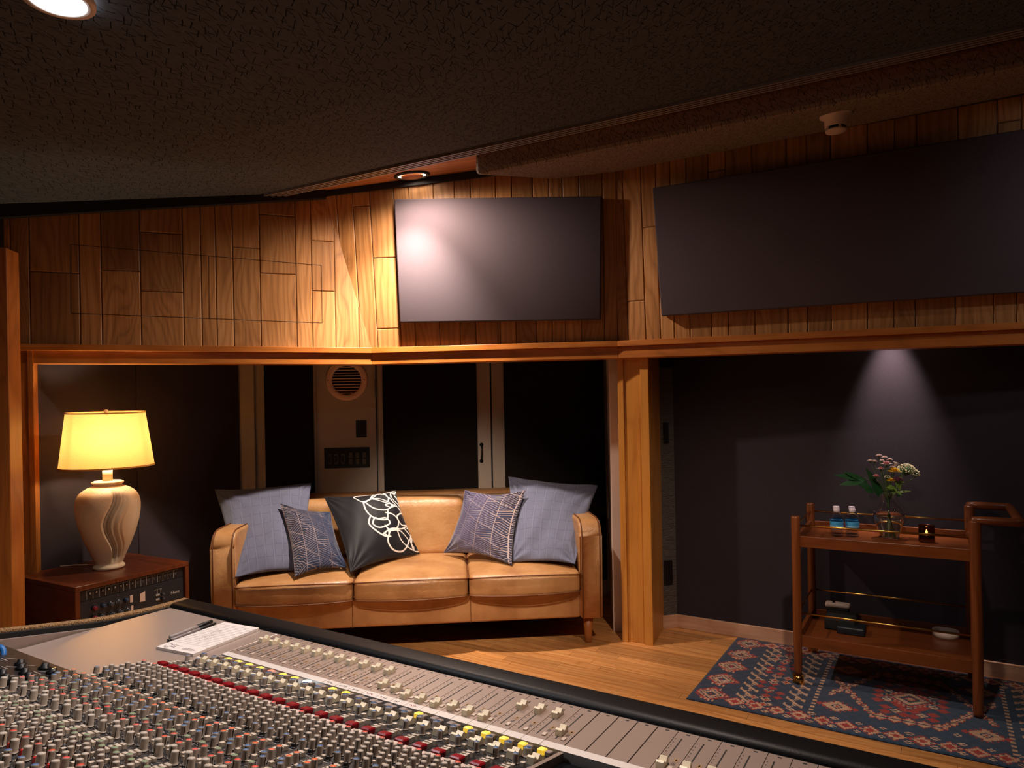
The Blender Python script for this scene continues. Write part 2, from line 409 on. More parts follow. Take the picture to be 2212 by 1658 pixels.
# near strip between fold and slot
tri(slotA,slotE,f1,foldA)
tri(foldA,slotA,e0c)
fz=lambda p,h:Vector((p.x,p.y,p.z+h))
# gentle curved dip towards the left wall
mid=(e0c+foldA)/2;mid=Vector((mid.x,mid.y,mid.z))
g0=farL;lw=Vector((-4.2,1.0,0));lw.z=cz(lw.x,lw.y)+.12
N=14
def curve(a,b,dip):
    out=[]
    for i in range(N+1):
        t=i/N;p=a.lerp(b,t);p.z+=dip*math.sin(PI*t);out.append(p)
    return out
ca=[foldA.lerp(f1,i/N) for i in range(N+1)]
cb=[back[1].lerp(back[0],i/N) for i in range(N+1)]
for i in range(N):
    for j in range(N):
        def q(i,j):
            t=j/N;p=ca[i].lerp(cb[i],t);base=cz(p.x,p.y);p.z=base+rise*(1-(1-t)**1.6)*.9
            return p
        mb.face([q(i,j),q(i+1,j),q(i+1,j+1),q(i,j+1)],0)
# left part between e0c..farL..back[1]..foldA
for i in range(N):
    for j in range(N):
        def q(i,j):
            s_=i/N;t=j/N
            a=e0c.lerp(farL,s_);b=foldA.lerp(back[1],s_)
            p=a.lerp(b,t);base=cz(p.x,p.y);rr=rise*(1-(1-s_)**1.6)*.9
            p.z=base+rr*t+.10*math.sin(PI*t)*min(1,s_*3)
            return p
        mb.face([q(i,j),q(i,j+1),q(i+1,j+1),q(i+1,j)],0,smooth=True)
o=struct(mb.build('ceiling','ceil',merge=True))
sol=o.modifiers.new('thick','SOLIDIFY');sol.thickness=.05;sol.offset=1 if True else -1
# slot diffuser: three grooves along the cloud edge
nrm=Vector((-sd.y,sd.x,0)).normalized();nrm=nrm if nrm.y>0 else -nrm
sg=MB();L=(slotE-slotA).length
for k in range(4):
    a=.004+k*.0175
    st=slotA+nrm*a+sd*(.02+a*1.6)
    sg.prism([st+Vector((0,0,-.012)),slotE+nrm*a+Vector((0,0,-.012)),slotE+nrm*(a+.009)+Vector((0,0,-.012)),st+nrm*.009+sd*.012+Vector((0,0,-.012))],(0,0,.02),0)
sg.prism([slotA+Vector((0,0,.012)),slotE+Vector((0,0,.012)),slotE+nrm*.075+Vector((0,0,.012)),slotA+nrm*.075+sd*.16+Vector((0,0,.012))],(0,0,.02),1)
rr=sg.build('slot_diffuser',['slot','blackm']);tag(rr,'long dark grooved air slot along the edge of the dark ceiling','air vent')
# timber soffit boards
mb=MB();wA=e1
bs=[];k=-3.0
bd=Vector((math.cos(math.radians(-5)),math.sin(math.radians(-5)),0));bn=Vector((-bd.y,bd.x,0))
o0=slotA
# boards laid along bd, clipped later by walls (they run behind them)
t0=-2.6
while t0<2.4:
    wdt=.09;p=o0+bn*t0
    for a,b in ((-2,.35),(.35,1.9),(1.9,4.5)):
        r=(random.random(),random.random(),random.random(),1)
        q=[p+bd*a,p+bd*b,p+bd*b+bn*(wdt-.003),p+bd*a+bn*(wdt-.003)]
        q=[Vector((s.x,s.y,cz(s.x,s.y)+.022)) for s in q]
        # keep only what lies behind the slot line
        bmv=[]
        def side(s): return (s-slotA).dot(nrm)-.0
        poly=q[:];out=[]
        for i in range(len(poly)):
            A_,B_=poly[i],poly[(i+1)%len(poly)];sa,sb=side(A_),side(B_)
            if sa>=0: out.append(A_)
            if sa*sb<0: out.append(A_.lerp(B_,sa/(sa-sb)))
        if len(out)>2: mb.face(out,0,[((s-o0).dot(bn),(s-o0).dot(bd)) for s in out],r)
    t0+=wdt
bk=[slotA-sd*3,slotE,slotE+nrm*3,slotA-sd*3+nrm*3]
bk=[Vector((s.x,s.y,cz(s.x,s.y)+.027)) for s in bk]
mb.prism(bk,(0,0,.04),1)
struct(mb.build('trim_1',['soffit_wood','gap']))
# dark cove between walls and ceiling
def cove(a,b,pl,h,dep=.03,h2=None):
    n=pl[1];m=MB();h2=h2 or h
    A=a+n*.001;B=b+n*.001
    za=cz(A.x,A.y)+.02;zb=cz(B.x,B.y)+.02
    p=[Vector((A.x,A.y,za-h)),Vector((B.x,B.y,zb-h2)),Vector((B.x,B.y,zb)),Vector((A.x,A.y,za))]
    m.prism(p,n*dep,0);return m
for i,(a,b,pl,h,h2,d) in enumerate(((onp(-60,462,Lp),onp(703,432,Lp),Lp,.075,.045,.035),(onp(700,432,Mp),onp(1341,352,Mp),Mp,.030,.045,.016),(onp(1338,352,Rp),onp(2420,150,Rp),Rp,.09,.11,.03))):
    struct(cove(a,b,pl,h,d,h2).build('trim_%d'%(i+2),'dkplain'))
# fibre bulkhead under the soffit on the right
b0=onp(1024,340,Cp);b1=onp(2212,92,Cp);bdv=(b1-b0).normalized();b2=b0+bdv*3.6
w0=onp(1290,358,Rp,.0);w1=onp(2600,120,Rp,.0)
wp=Vector((w0.x,w0.y,0))
pl_b=[b0,b2,Vector((w1.x,w1.y,0)),Vector((T2.x-.02,T2.y-.02,0)),Vector((T2.x-.35,T2.y-.0,0))]
pl_b=[Vector((p.x,p.y,cz(p.x,p.y)-.085)) for p in pl_b]
mb=MB();mb.prism(pl_b,(0,0,.11),0)
o=mb.build('trim_5','ceil2',bevel=.02);struct(o)

# beam below the upper walls: lip + fascia
def seg_box(a,b,n,d0,d1,z0,z1,name,mat,ext=(0,0)):
    """box along a->b (plan), from d0 to d1 along n"""
    a=Vector((a.x,a.y,0));b=Vector((b.x,b.y,0));x=(b-a).normalized();a=a-x*ext[0];b=b+x*ext[1]
    nn_=Vector((n.x,n.y,0)).normalized();m=MB();L=(b-a).length
    me=[(0,d0,z0),(L,d0,z0),(L,d1,z0),(0,d1,z0)]
    loc=a;rz=math.atan2(x.y,x.x)
    o=bpy.data.objects.new('tmp',None)
    mm=Matrix.Translation(a)@Matrix.Rotation(rz,4,'Z');im=mm.inverted()
    pts=[a+nn_*d0+Z*z0,b+nn_*d0+Z*z0,b+nn_*d1+Z*z0,a+nn_*d1+Z*z0]
    m.prism([im@p for p in pts],(0,0,z1-z0),0)
    r=m.build(name,mat,bevel=.002);r.matrix_basis=mm;bpy.data.objects.remove(o);return r
P2e=P2.copy();Pc=Vector((P2.x,P2.y,ZB))
P5=P2+(P4-P2)*1.35
tn=6
for a,b,pl in ((P0-Lx*1.2,P1,Lp),(P1,P2,Mp),(P2,P5,Rp)):
    slope=(a.z+b.z)/2
    if pl is Rp:
        # slightly falling to the right, built as a prism
        for d0,d1,z0,z1 in ((-.02,.022,-.026,.004),(-.10,.0,-.088,-.026)):
            nn_=Vector((pl[1].x,pl[1].y,0)).normalized();m=MB();fm=frame(a,b-a,nn_.cross(b-a).cross(b-a)*-1 if False else (b-a).cross(Vector((0,0,1)))*-1);im=fm.inverted()
            m.prism([im@(a+nn_*d0+Z*z0),im@(b+nn_*d0+Z*z0),im@(b+nn_*d1+Z*z0),im@(a+nn_*d1+Z*z0)],fm.to_3x3().inverted()@Vector((0,0,z1-z0)),0)
            r=m.build('trim_%d'%tn,'trim_x',bevel=.002);r.matrix_basis=fm;struct(r);tn+=1
    else:
        struct(seg_box(a,b,pl[1],-.02,.022,ZB-.026,ZB+.004,'trim_%d'%tn,'trim_x'));tn+=1
        struct(seg_box(a,b,pl[1],-.10,.0,ZB-.088,ZB-.026,'trim_%d'%tn,'trim_x'));tn+=1
# column between the two openings
ca_=atz(1345,1385,0);cb_=atz(1412,1393,0)
cx_=(cb_-ca_).normalized();cn=Vector((cx_.y,-cx_.x,0))
wdc=(cb_-ca_).length
colm=thing('trim_%d'%tn,None,None,ca_,math.atan2(cx_.y,cx_.x));tn+=1;struct(colm)
def cbx(name,s0,s1,d0,d1,z0,z1,mat):
    m=MB();m.prism([ca_+cx_*s0+cn*d0+Z*z0,ca_+cx_*s1+cn*d0+Z*z0,ca_+cx_*s1+cn*d1+Z*z0,ca_+cx_*s0+cn*d1+Z*z0],(0,0,z1-z0),0)
    return m.build(name,mat,parent=colm,bevel=.002)
ct=ZB-.0
cbx('edge_board',-.002,.030,-.14,.0,0,ct,'column_wood')
cbx('face_board',.030,wdc-.045,-.14,-.012,0,ct-.03,'column_wood')
cbx('edge_board',wdc-.045,wdc,-.30,.012,0,ct,'column_wood')
cbx('head_trim',-.002,wdc+.0,-.2,.014,ct-.03,ct-.004,'trim_x')
# left post and the big board at the far left
lp0=atz(28,1350,0)
for nm,pa,pb,dep,z1,mat,cb in (('a',(30,),(63,),.05,ZB-.026,'post_wood',0),('b',(63,),(76,),.12,ZB-.026,'post_wood',.004)):
    A=onp(pa[0],1000,Lp,.0);B=onp(pb[0],1000,Lp,.0);m=MB();n=Lp[1]
    loc=Vector((A.x,A.y,0));loc2=Vector((B.x,B.y,0))
    m.prism([loc+n*cb,loc2+n*cb,loc2-n*dep,loc-n*dep],(0,0,z1),0)
    h=thing('trim_%d'%tn,None,None,loc,0);COL.objects.unlink(h);bpy.data.objects.remove(h)
    r=m.build('trim_%d'%tn,mat,bevel=.0015);struct(r);tn+=1
A=aty(-60,1000,2.75);B=aty(22,1000,2.80)
m=MB();n=Lp[1];zt=aty(10,532,2.78).z
m.prism([Vector((A.x,A.y,0)),Vector((B.x,B.y,0)),Vector((B.x-.02,B.y+.10,0)),Vector((A.x-.02,A.y+.10,0))],(0,0,zt),0)
struct(m.build('trim_%d'%tn,'post_wood',bevel=.003));tn+=1
# left wall behind the far left board (plank) down to the floor and alcove walls
wz=2.75
bwa=math.radians(5);bwd=Vector((math.cos(bwa),math.sin(bwa),0));bwn=Vector((math.sin(bwa),-math.cos(bwa),0))
BW=(Vector((.3,4.66,0)),bwn)
cL=onp(519,900,BW);cL.z=0
Wl=Vector((-2.375,3.25,0));wlp=vpl(Wl,cL)
cR=onp(1340,900,BW);cR.z=0
def slab(name,a,b,n,dep,z0,z1,mat):
    m=MB();a=Vector((a.x,a.y,z0));b=Vector((b.x,b.y,z0));m.prism([a,b,b-n*dep,a-n*dep],(0,0,z1-z0),0);return struct(m.build(name,mat))
slab('wall_alcove_back',cL-bwd*.1,cR+bwd*.3,bwn,.1,0,wz,'beige')
slab('wall_alcove_left',Wl-(cL-Wl).normalized()*.10,cL,wlp[1],.1,0,wz,'dkplain')
# white side wall beside the column
sa=ca_+cx_*.012-cn*.02*-1;sa=Vector((.556,3.90,0));sb=Vector((.652,4.70,0))
sn=Vector((-(sb-sa).y,(sb-sa).x,0)).normalized()
slab('wall_alcove_right',sa,sb,sn,.065,0,wz,'white')
# right alcove
RA=atz(1463,1353,0);RB=UV(toUV(RA)[0]+2.4,toUV(RA)[1])
rn=-VD
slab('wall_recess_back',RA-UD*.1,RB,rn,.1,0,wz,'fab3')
rs0=cb_-cx_*.02-cn*.28;rs0=Vector((rs0.x,rs0.y,0))
sn2=Vector(((RA-rs0).y,-(RA-rs0).x,0)).normalized()
slab('wall_recess_left',rs0-(RA-rs0).normalized()*.0,RA+(RA-rs0).normalized()*.05,sn2,.08,0,wz,'plaster')
bh=.075
def base(name,a,b,n):
    m=MB();a=Vector((a.x,a.y,0));b=Vector((b.x,b.y,0));x=(b-a).normalized();mm=Matrix.Translation(a)@Matrix.Rotation(math.atan2(x.y,x.x),4,'Z');im=mm.inverted()
    m.prism([im@(a+n*0),im@(b+n*0),im@(b+n*.014),im@(a+n*.014)],(0,0,bh),0);r=m.build(name,'base_wood',bevel=.003);r.matrix_basis=mm;return struct(r)
base('baseboard_recess_back',RA+VD*-.0,RB,rn);base('baseboard_recess_left',rs0,RA,sn2)
# the rest of the room behind and beside the camera
def big(name,a,b,mat):
    a=Vector(a);b=Vector(b);n=Vector(((b-a).y,-(b-a).x,0)).normalized();return slab(name,a,b,n,.1,0,3.1,mat)
big('wall_front',(5.3,-1.95,0),(-4.3,-1.95,0),'dkplain')
big('wall_far_left',(-4.25,-2,0),(-4.25,3.2,0),'dkplain')
big('wall_far_right',(4.6,2.6,0),(4.6,-2,0),'dkplain')

# ------------------------------------------------------------------ door, panels and fittings of the alcove
def rectpts(pl,x0,y0,x1,y1,off=0):
    return [onp(x0,y1,pl,off),onp(x1,y1,pl,off),onp(x1,y0,pl,off),onp(x0,y0,pl,off)]
def flat(pl,x,o=None):
    """local frame on plane: matrix with X along wall, Y up, Z out"""
    p,n=pl;x=Vector(x).normalized();return frame(o if o is not None else p,x,Z)
def wallrect(pl,xd,px0,px1,py0,py1,dep,bev=.004,off=0.0):
    """bevelled slab on a vertical wall, corners taken at mid heights"""
    ym=(py0+py1)/2;xm=(px0+px1)/2
    a=onp(px0,ym,pl);b=onp(px1,ym,pl);zt=onp(xm,py0,pl).z;zb=onp(xm,py1,pl).z
    n=pl[1];L=(Vector((b.x,b.y,0))-Vector((a.x,a.y,0))).length
    m=MB();mm=frame(Vector((a.x,a.y,zb))+n*off,b-a if abs((b-a).z)<1e-6 else Vector((b.x-a.x,b.y-a.y,0)),Z)
    m.box((L/2,(zt-zb)/2,dep/2),(L,zt-zb,dep),0,mm,bev)
    return m,mm,L,zt-zb
def wpanel(name,label,pl,px0,px1,py0,py1,dep,mat,bev=.006,z0=None,z1=None,group=None,cat='acoustic panel'):
    ym=(py0+py1)/2;a=onp(px0,ym,pl);b=onp(px1,ym,pl);zb=onp(px0,py1,pl).z if z0 is None else z0;zt=onp(px0,py0,pl).z if z1 is None else z1
    n=pl[1];x=Vector((b.x-a.x,b.y-a.y,0));L=x.length;m=MB();mm=frame(Vector((a.x,a.y,zb)),x,Z)
    m.box((L/2,(zt-zb)/2,dep/2+.001),(L,zt-zb,dep),0,None,bev,2)
    o=m.build(name,mat);o.matrix_basis=mm;return tag(o,label,cat,group)
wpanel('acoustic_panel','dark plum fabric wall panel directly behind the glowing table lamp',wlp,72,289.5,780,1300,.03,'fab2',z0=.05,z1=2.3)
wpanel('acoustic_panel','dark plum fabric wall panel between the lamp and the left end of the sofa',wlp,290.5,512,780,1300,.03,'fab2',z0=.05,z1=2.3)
wpanel('acoustic_panel','narrow black fabric panel left of the round vent',BW,576,678,780,1060,.05,'fabk',z0=.3,z1=2.3)
wpanel('acoustic_panel','tall black fabric panel between the door and the column',BW,1090,1303,780,1060,.05,'fabk',z0=.1,z1=2.3)
door=thing('door_1',None,None,Vector((onp(940,900,BW).x,onp(940,900,BW).y,0)),bwa);struct(door)
def bwbox(px0,px1,z0,z1,d0,d1,py=900):
    a=onp(px0,py,BW);b=onp(px1,py,BW);n=bwn;a.z=b.z=z0;m=MB();m.prism([a+n*d0,b+n*d0,b+n*d1,a+n*d1],(0,0,z1-z0),0);return m
bwbox(819,1059,.01,2.12,.002,.032).build('door_leaf','beige',parent=door,bevel=.002)
zt=onp(930,784,BW).z
bwbox(829,1030,.25,zt,.032,.05).build('fabric_panel','fabk',parent=door,bevel=.004)
m=bwbox(812.5,816.5,onp(815,858,BW).z,onp(815,820,BW).z,.03,.04);m.build('hinge','chrome',parent=door)
h0=onp(1040,960,BW,.032);h1=onp(1040,995,BW,.032)
m=MB();m.tube([h0+bwn*.0,h0+bwn*.03+Z*-.004,h0.lerp(h1,.3)+bwn*.038,h0.lerp(h1,.7)+bwn*.038,h1+bwn*.03+Z*.004,h1],.006,8);m.tube([h0+bwn*.0,h0+bwn*.006],.013,10);m.tube([h1,h1+bwn*.006],.013,10)
m.build('handle','black',parent=door)
for px in (813.5,1061):
    struct(bwbox(px-1,px+1.2,0,2.15,.0,.006).build('trim_%d'%tn,'black'));tn+=1
struct(bwbox(1062.5,1089,0,2.15,.0,.014).build('trim_%d'%tn,'beige',bevel=.002));tn+=1
struct(bwbox(679,684,0,2.3,.0,.02).build('trim_%d'%tn,'beige',bevel=.002));tn+=1
struct(bwbox(519,552,0,2.3,.0,.03).build('trim_%d'%tn,'beige',bevel=.002));tn+=1
# round vent
vc=onp(749,821,BW,0.0);rv=.136
vt=thing('round_vent','round pale slatted air vent high on the beige wall behind the sofa','vent',vc,0)
vm=frame(vc,bwd,Z)
m=MB();m.lathe([(rv,0),(rv,.008),(rv-.006,.014),(rv*.74,.016),(rv*.71,.012),(rv*.70,.002)],48,0,vm,cap=False);m.build('rim','vent',parent=vt)
m=MB();m.lathe([(rv*.71,.0015),(.0001,.0015)],40,0,vm,cap=False);m.build('backing','blackm',parent=vt)
m=MB();R_=rv*.70
for k in range(10):
    y=-R_+(k+.5)*2*R_/10;hw=math.sqrt(max(0,R_*R_-y*y));m.box((0,y,.008),(2*hw,.0055,.009),0,vm@Matrix.Translation((0,0,0)))
m.build('louvre','vent',parent=vt)
for sx_ in (-1,1):
    m=MB();m.lathe([(.004,.0),(.004,.003)],10,0,vm@Matrix.Translation((sx_*rv*.86,0,.0145)));m.build('screw','brass',parent=vt)
# switch plate and connector panel
m,mm,L,H=wallrect(BW,bwd,769,792,907.5,944,.008,.002);tag(m.build('switch_plate','black'),'small black blank plate on beige wall between vent and connector panel','wall plate')
m,mm,L,H=wallrect(BW,bwd,701,799,966.5,1010,.006,.001)
pp=thing('connector_panel','wide black panel of audio sockets on the beige wall beside the door','connector panel',mm.translation,0)
m.build('face_plate','black',parent=pp)
M['sock']=plain('socket_metal','#6d6558',.4,.6);M['print']=plain('white_print','#a8a096',.7)
for k in range(3):
    m=MB();m.box((L*(.115+.147*k),H*.45,.008),(L*.075,H*.5,.004),0,mm,.001);m.box((L*(.115+.147*k),H*.45,.0105),(L*.045,H*.36,.002),1,mm);m.box((L*(.115+.147*k),H*.8,.0063),(L*.05,H*.02,.0005),1,mm);m.build('multipin_socket',['sock','black'],parent=pp)
for k in range(3):
    for r in range(2):
        c_=(L*(.58+.148*k),H*(.62 if r else .3),0);m=MB();m.box((c_[0],c_[1],.008),(L*.075,H*.27,.003),0,mm,.0008)
        m.lathe([(.0075,0),(.0075,.003),(.0055,.003),(.0055,.0008)],14,[0,0,1],mm@Matrix.Translation((c_[0],c_[1],.0085)));m.build('xlr_socket',['sock','black'],parent=pp)
# plates on the combed plaster
PW=vpl(rs0,RA)
for (x0,x1,y0,y1,lab,nm,cat,d) in ((1424,1449,772,795,'black box mounted at the top of the combed plaster wall','wall_box','wall box',.05),(1432,1443,912,957,'slim black plate halfway up the combed plaster wall','switch_plate','wall plate',.008),(1434,1452,1210,1262,'black outlet plate low on the combed plaster wall','outlet_plate','wall plate',.008)):
    m,mm,L,H=wallrect(PW,Vector((1,0,0)),x0,x1,y0,y1,d,.002);o=m.build(nm,'black');tag(o,lab,cat)

# ------------------------------------------------------------------ the two big wall panels
def quadpanel(name,label,pl,px,off,mat):
    """px: top-left, top-right, bottom-right, bottom-left of the front face"""
    n=pl[1];p=[onp(x,y,pl,off) for x,y in px];o=p[3];x=(p[2]-p[3]).normalized();y=n.cross(x);y=y if y.z>0 else -y
    mm=frame(o-n*off,x,y)
    im=mm.inverted();q=[im@k for k in p]
    bm=bmesh.new();vs=[bm.verts.new((k.x,k.y,z)) for z in (.004,off) for k in q]
    for f in ((3,2,1,0),(4,5,6,7),(0,1,5,4),(1,2,6,5),(2,3,7,6),(3,0,4,7)): bm.faces.new([vs[i] for i in f])
    bmesh.ops.recalc_face_normals(bm,faces=bm.faces);bmesh.ops.bevel(bm,geom=list(bm.edges),offset=.009,segments=4,profile=.5,affect='EDGES')
    m=MB();m.bm(bm,0,True);ob=m.build(name,mat);ob.matrix_basis=mm;tag(ob,label,'acoustic panel');return ob
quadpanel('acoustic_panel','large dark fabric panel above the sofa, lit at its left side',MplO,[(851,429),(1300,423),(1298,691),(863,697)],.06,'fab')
pr=[(1409,405),(2420,245),(2420,618),(1428,683)]
quadpanel('acoustic_panel','longest dark fabric panel high on the right wall above the drinks cart',RplO,pr,.06,'fab')

# smoke detector
sdp=onp(1805,262,Cp);sdp.z=cz(sdp.x,sdp.y)-.085
sdp=Vector((1.315,2.78,0));q=ray(1805,255);t_=2.80;sdp=Vector((q.x*t_,t_,0));sdp.z=cz(sdp.x,sdp.y)-.085
sdt=thing('smoke_detector','white smoke detector on the fibre bulkhead above the long right panel','smoke detector',sdp)
mmd=Matrix.Translation(sdp)@Matrix.Rotation(PI,4,'X')
m=MB();m.lathe([(.062,-.004),(.060,.006),(.044,.010),(.042,.05),(.040,.052)],32,0,mmd);m.build('housing','white',parent=sdt)
m=MB();m.lathe([(.036,.05),(.036,.064)],32,0,mmd);m.build('sensor_slot','blackm',parent=sdt)
m=MB();m.lathe([(.040,.063),(.038,.070),(.022,.074),(.0005,.075)],32,0,mmd);m.build('cap','white',parent=sdt)
for k in range(5):
    a=2*PI*k/5+.35;m=MB();m.box((.039,0,.057),(.004,.009,.016),0,mmd@Matrix.Rotation(a,4,'Z'));m.build('fin','white',parent=sdt)

# ------------------------------------------------------------------ ceiling lights
M['glow']=plain('lamp_glow','#ffffff',.5,emit='#fff2e0',es=30)
M['glowc']=plain('cool_glow','#ffffff',.5,emit='#eaf4ff',es=30)
M['copper']=plain('eyeball_copper','#a05a34',.35,.6)  # orange tone paints the timber's reflection onto the lamp housing
def spot(name,loc,target,power,size,blend,rad,color,kind='SPOT'):
    l=bpy.data.lights.new(name,kind);l.energy=power;l.color=color
    if kind=='SPOT': l.spot_size=math.radians(size);l.spot_blend=blend
    l.shadow_soft_size=rad;o=bpy.data.objects.new(name,l);COL.objects.link(o);o.location=loc
    d=Vector(target)-Vector(loc);o.rotation_euler=d.to_track_quat('-Z','Y').to_euler();return o
def cnormal(): 
    n=Cp[1].copy(); return n if n.z<0 else -n
A0=onp(890,386,Cp);A0.z=cz(A0.x,A0.y)+.02
dl=thing('downlight','round black rimmed eyeball light in the timber soffit','ceiling light',A0)
dm=frame(A0,bd,cnormal().cross(bd)) if False else Matrix.Translation(A0)@cnormal().to_track_quat('Z','Y').to_matrix().to_4x4()
m=MB();m.lathe([(.092,-.002),(.094,.004),(.086,.010),(.078,.010),(.074,.004)],40,0,dm,cap=False);m.build('rim','black',parent=dl)
m=MB();m.lathe([(.0745,.002),(.060,.0035)],40,0,dm,cap=False);m.build('lamp_ring','glow',parent=dl)
m=MB();m.lathe([(.060,-.001),(.058,.009),(.046,.016),(.026,.019),(.0005,.020)],32,0,dm);m.build('eyeball','copper',parent=dl)
LA=A0+Vector((0,-.19,-.065))
WARM=(1,.66,.40);NEUT=(1,.80,.66);COOL=(.80,.88,1)
spot('soffit_light',LA,LA+Vector((-.08,.25,-.82)),175,86,1.0,.03,(1,.84,.72))
spot('soffit_glow',LA,LA+Vector((.1,.0,-.8)),58,176,.7,.03,(1,.80,.66))
B0=onp(125,-8,Cp);
def cloudz(x,y):
    dg=bpy.context.evaluated_depsgraph_get();o=bpy.data.objects['ceiling'].evaluated_get(dg)
    h,p,nn2,i=o.ray_cast(Vector((x,y,1.0)),Vector((0,0,1)));return (p.z if h else cz(x,y)),nn2
bz,bn2=cloudz(-1.15,1.75)
r=ray(125,-6)
t_=1.7
for _ in range(6):
    p=Vector((r.x*t_,t_,EYE+r.z*t_));z_,_n=cloudz(p.x,p.y);t_*= (z_-EYE)/(p.z-EYE)
B0=Vector((r.x*t_,t_,z_-.004))
dl2=thing('downlight','bright round ceiling light at the top left of the picture','ceiling light',B0)
bm_=Matrix.Translation(B0)@Matrix.Rotation(PI,4,'X')
m=MB();m.lathe([(.075,-.004),(.075,.006),(.058,.008),(.055,.0)],36,0,bm_,cap=False);m.build('rim','white',parent=dl2)
m=MB();m.lathe([(.056,.003),(.05,.006),(.0005,.009)],36,0,bm_);m.build('lens','glowc',parent=dl2)
spot('cool_light',B0+Vector((0,0,-.03)),B0+Vector((0.0,-.1,-1)),30,150,.9,.05,(.9,.93,1))
# ceiling lights outside the frame; the console and sofa ones are added
def extra(x,y,power,target,size,blend,rad,colr,lab):
    z_,_n=cloudz(x,y);p=Vector((x,y,z_-.006));d=thing('downlight',lab,'ceiling light',p)
    mm=Matrix.Translation(p)@Matrix.Rotation(PI,4,'X')
    m=MB();m.lathe([(.07,-.004),(.07,.006),(.055,.008),(.052,.0)],32,0,mm,cap=False);m.build('rim','white',parent=d)
    m=MB();m.lathe([(.052,.002),(.0005,.004)],32,0,mm);m.build('lens','glow',parent=d)
    spot('down_light',p+Vector((0,0,-.03)),target,power,size,blend,rad,colr)
extra(.15,1.5,66,(-.60,1.2,.75),105,.8,.04,(1,.80,.70),'round ceiling light above the mixing console, outside the picture')  # unseen fill lamp, added to brighten the knobs and deck
extra(2.6,1.45,18,(2.75,2.9,1.9),80,.9,.05,(.95,.93,1),'round ceiling light in front of the long right panel, outside the picture')
extra(-.42,1.46,205,(-.34,3.92,.55),35,1.0,.03,(1,.80,.64),'round ceiling spot aimed at the sofa, outside the picture')  # unseen lamp, added because the soffit light misses the sofa back
extra(.80,1.60,88,(1.0,3.3,.1),62,1.0,.035,(1,.78,.62),'round ceiling spot aimed at the drinks cart, outside the picture')
# narrow wall washer hidden above the beam of the right recess
wq=ray(1925,760)
pw=UV(0,3.85)
tt_=(pw.dot(VD))/Vector((wq.x,1,0)).dot(VD);hit=Vector((wq.x*tt_,tt_,0))
ws=hit-VD*.11+Z*1.80
wl_=thing('wall_washer','small black spot fitting hidden above the beam of the right recess','wall washer',ws+Z*.07)
m=MB();m.lathe([(.034,.0),(.034,.09),(.028,.09),(.028,.075),(.0005,.075)],24,[0,0,0,1],Matrix.Translation(ws+Z*.085)@Matrix.Rotation(PI,4,'X'));m.build('housing',['black','glow'],parent=wl_)
m=MB();m.box((ws+Z*.5),(.02,.02,.83));m.build('stem','black',parent=wl_)
spot('wall_wash',ws-Z*.012,ws+VD*.085-Z*.6,62,46,1.0,.02,(1,.80,.76))

# ------------------------------------------------------------------ sofa
so=Vector((-1.569,3.512,0));sa_=math.radians(5)
sofa=thing('sofa','tan leather three-seat sofa with five cushions under the wall panel','sofa',so,sa_)
sm_=Matrix.Translation(so)@Matrix.Rotation(sa_,4,'Z')
def soft(m,x0,x1,y0,y1,z0,z1,bev,bulge=0,mi=0,seg=4,cuts=6,wr=0.0,seed=0,bow=0):
    bm=bmesh.new();bmesh.ops.create_cube(bm,size=1)
    for v in bm.verts: v.co=Vector(((x0+x1)/2+v.co.x*(x1-x0),(y0+y1)/2+v.co.y*(y1-y0),(z0+z1)/2+v.co.z*(z1-z0)))
    bmesh.ops.bevel(bm,geom=list(bm.edges),offset=bev,segments=seg,profile=.55,affect='EDGES')
    bmesh.ops.subdivide_edges(bm,edges=[e for e in bm.edges if e.calc_length()>.12],cuts=cuts,use_grid_fill=True)
    cx,cy,cz_=(x0+x1)/2,(y0+y1)/2,(z0+z1)/2
    for v in bm.verts:
        a=max(0,1-((v.co.x-cx)/((x1-x0)/2))**2);b=max(0,1-((v.co.y-cy)/((y1-y0)/2))**2);c=max(0,1-((v.co.z-cz_)/((z1-z0)/2))**2)
        if bulge:
            v.co.z+=bulge*(a*b)**.6*(1 if v.co.z>cz_ else .3)
            v.co.y-=bow*a*max(0,(y1-v.co.y)/(y1-y0))
            v.co.y+=-.45*bulge*(a*c)**.6*(1 if v.co.y<cy else 0)
    m.bm(bm,mi,True,sm_)
L_=2.05
# right and left arms: slab with rounded upper front corner
for x0,lab in ((0.0,'left'),(L_-.125,'right')):
    m=MB();yb=.80;h=.672;rc=.085;pts=[]
    prof=[(0.0,.145),(0.0,h-rc)]
    for k in range(7):
        a=PI/2*k/6;prof.append((rc-rc*math.cos(a),h-rc+rc*math.sin(a)))
    prof+=[(yb*.5,h-.004),(yb,h-.03),(yb,.145)]
    bm=bmesh.new();f=[bm.verts.new((x0,y,z)) for y,z in prof];g=[bm.verts.new((x0+.125,y,z)) for y,z in prof];n=len(prof)
    bm.faces.new(f);bm.faces.new(g[::-1])
    for i in range(n): bm.faces.new((f[i],f[(i+1)%n],g[(i+1)%n],g[i]))
    bmesh.ops.recalc_face_normals(bm,faces=bm.faces)
    ed=[e for e in bm.edges if (abs(e.verts[0].co.x-e.verts[1].co.x)<1e-6)]
    bmesh.ops.bevel(bm,geom=ed,offset=.016,segments=4,profile=.5,affect='EDGES')
    m.bm(bm,0,True,sm_);arm=m.build('arm','leather',parent=sofa)
    m=MB()
    for sx_ in (x0+.014,x0+.111):
        m.tube([sm_@Vector((sx_,y-.003 if i<3 else y,z+(.003 if i>2 else 0))) for i,(y,z) in enumerate(prof[:-2])],.0035,6)
    m.build('piping','seam',parent=arm)
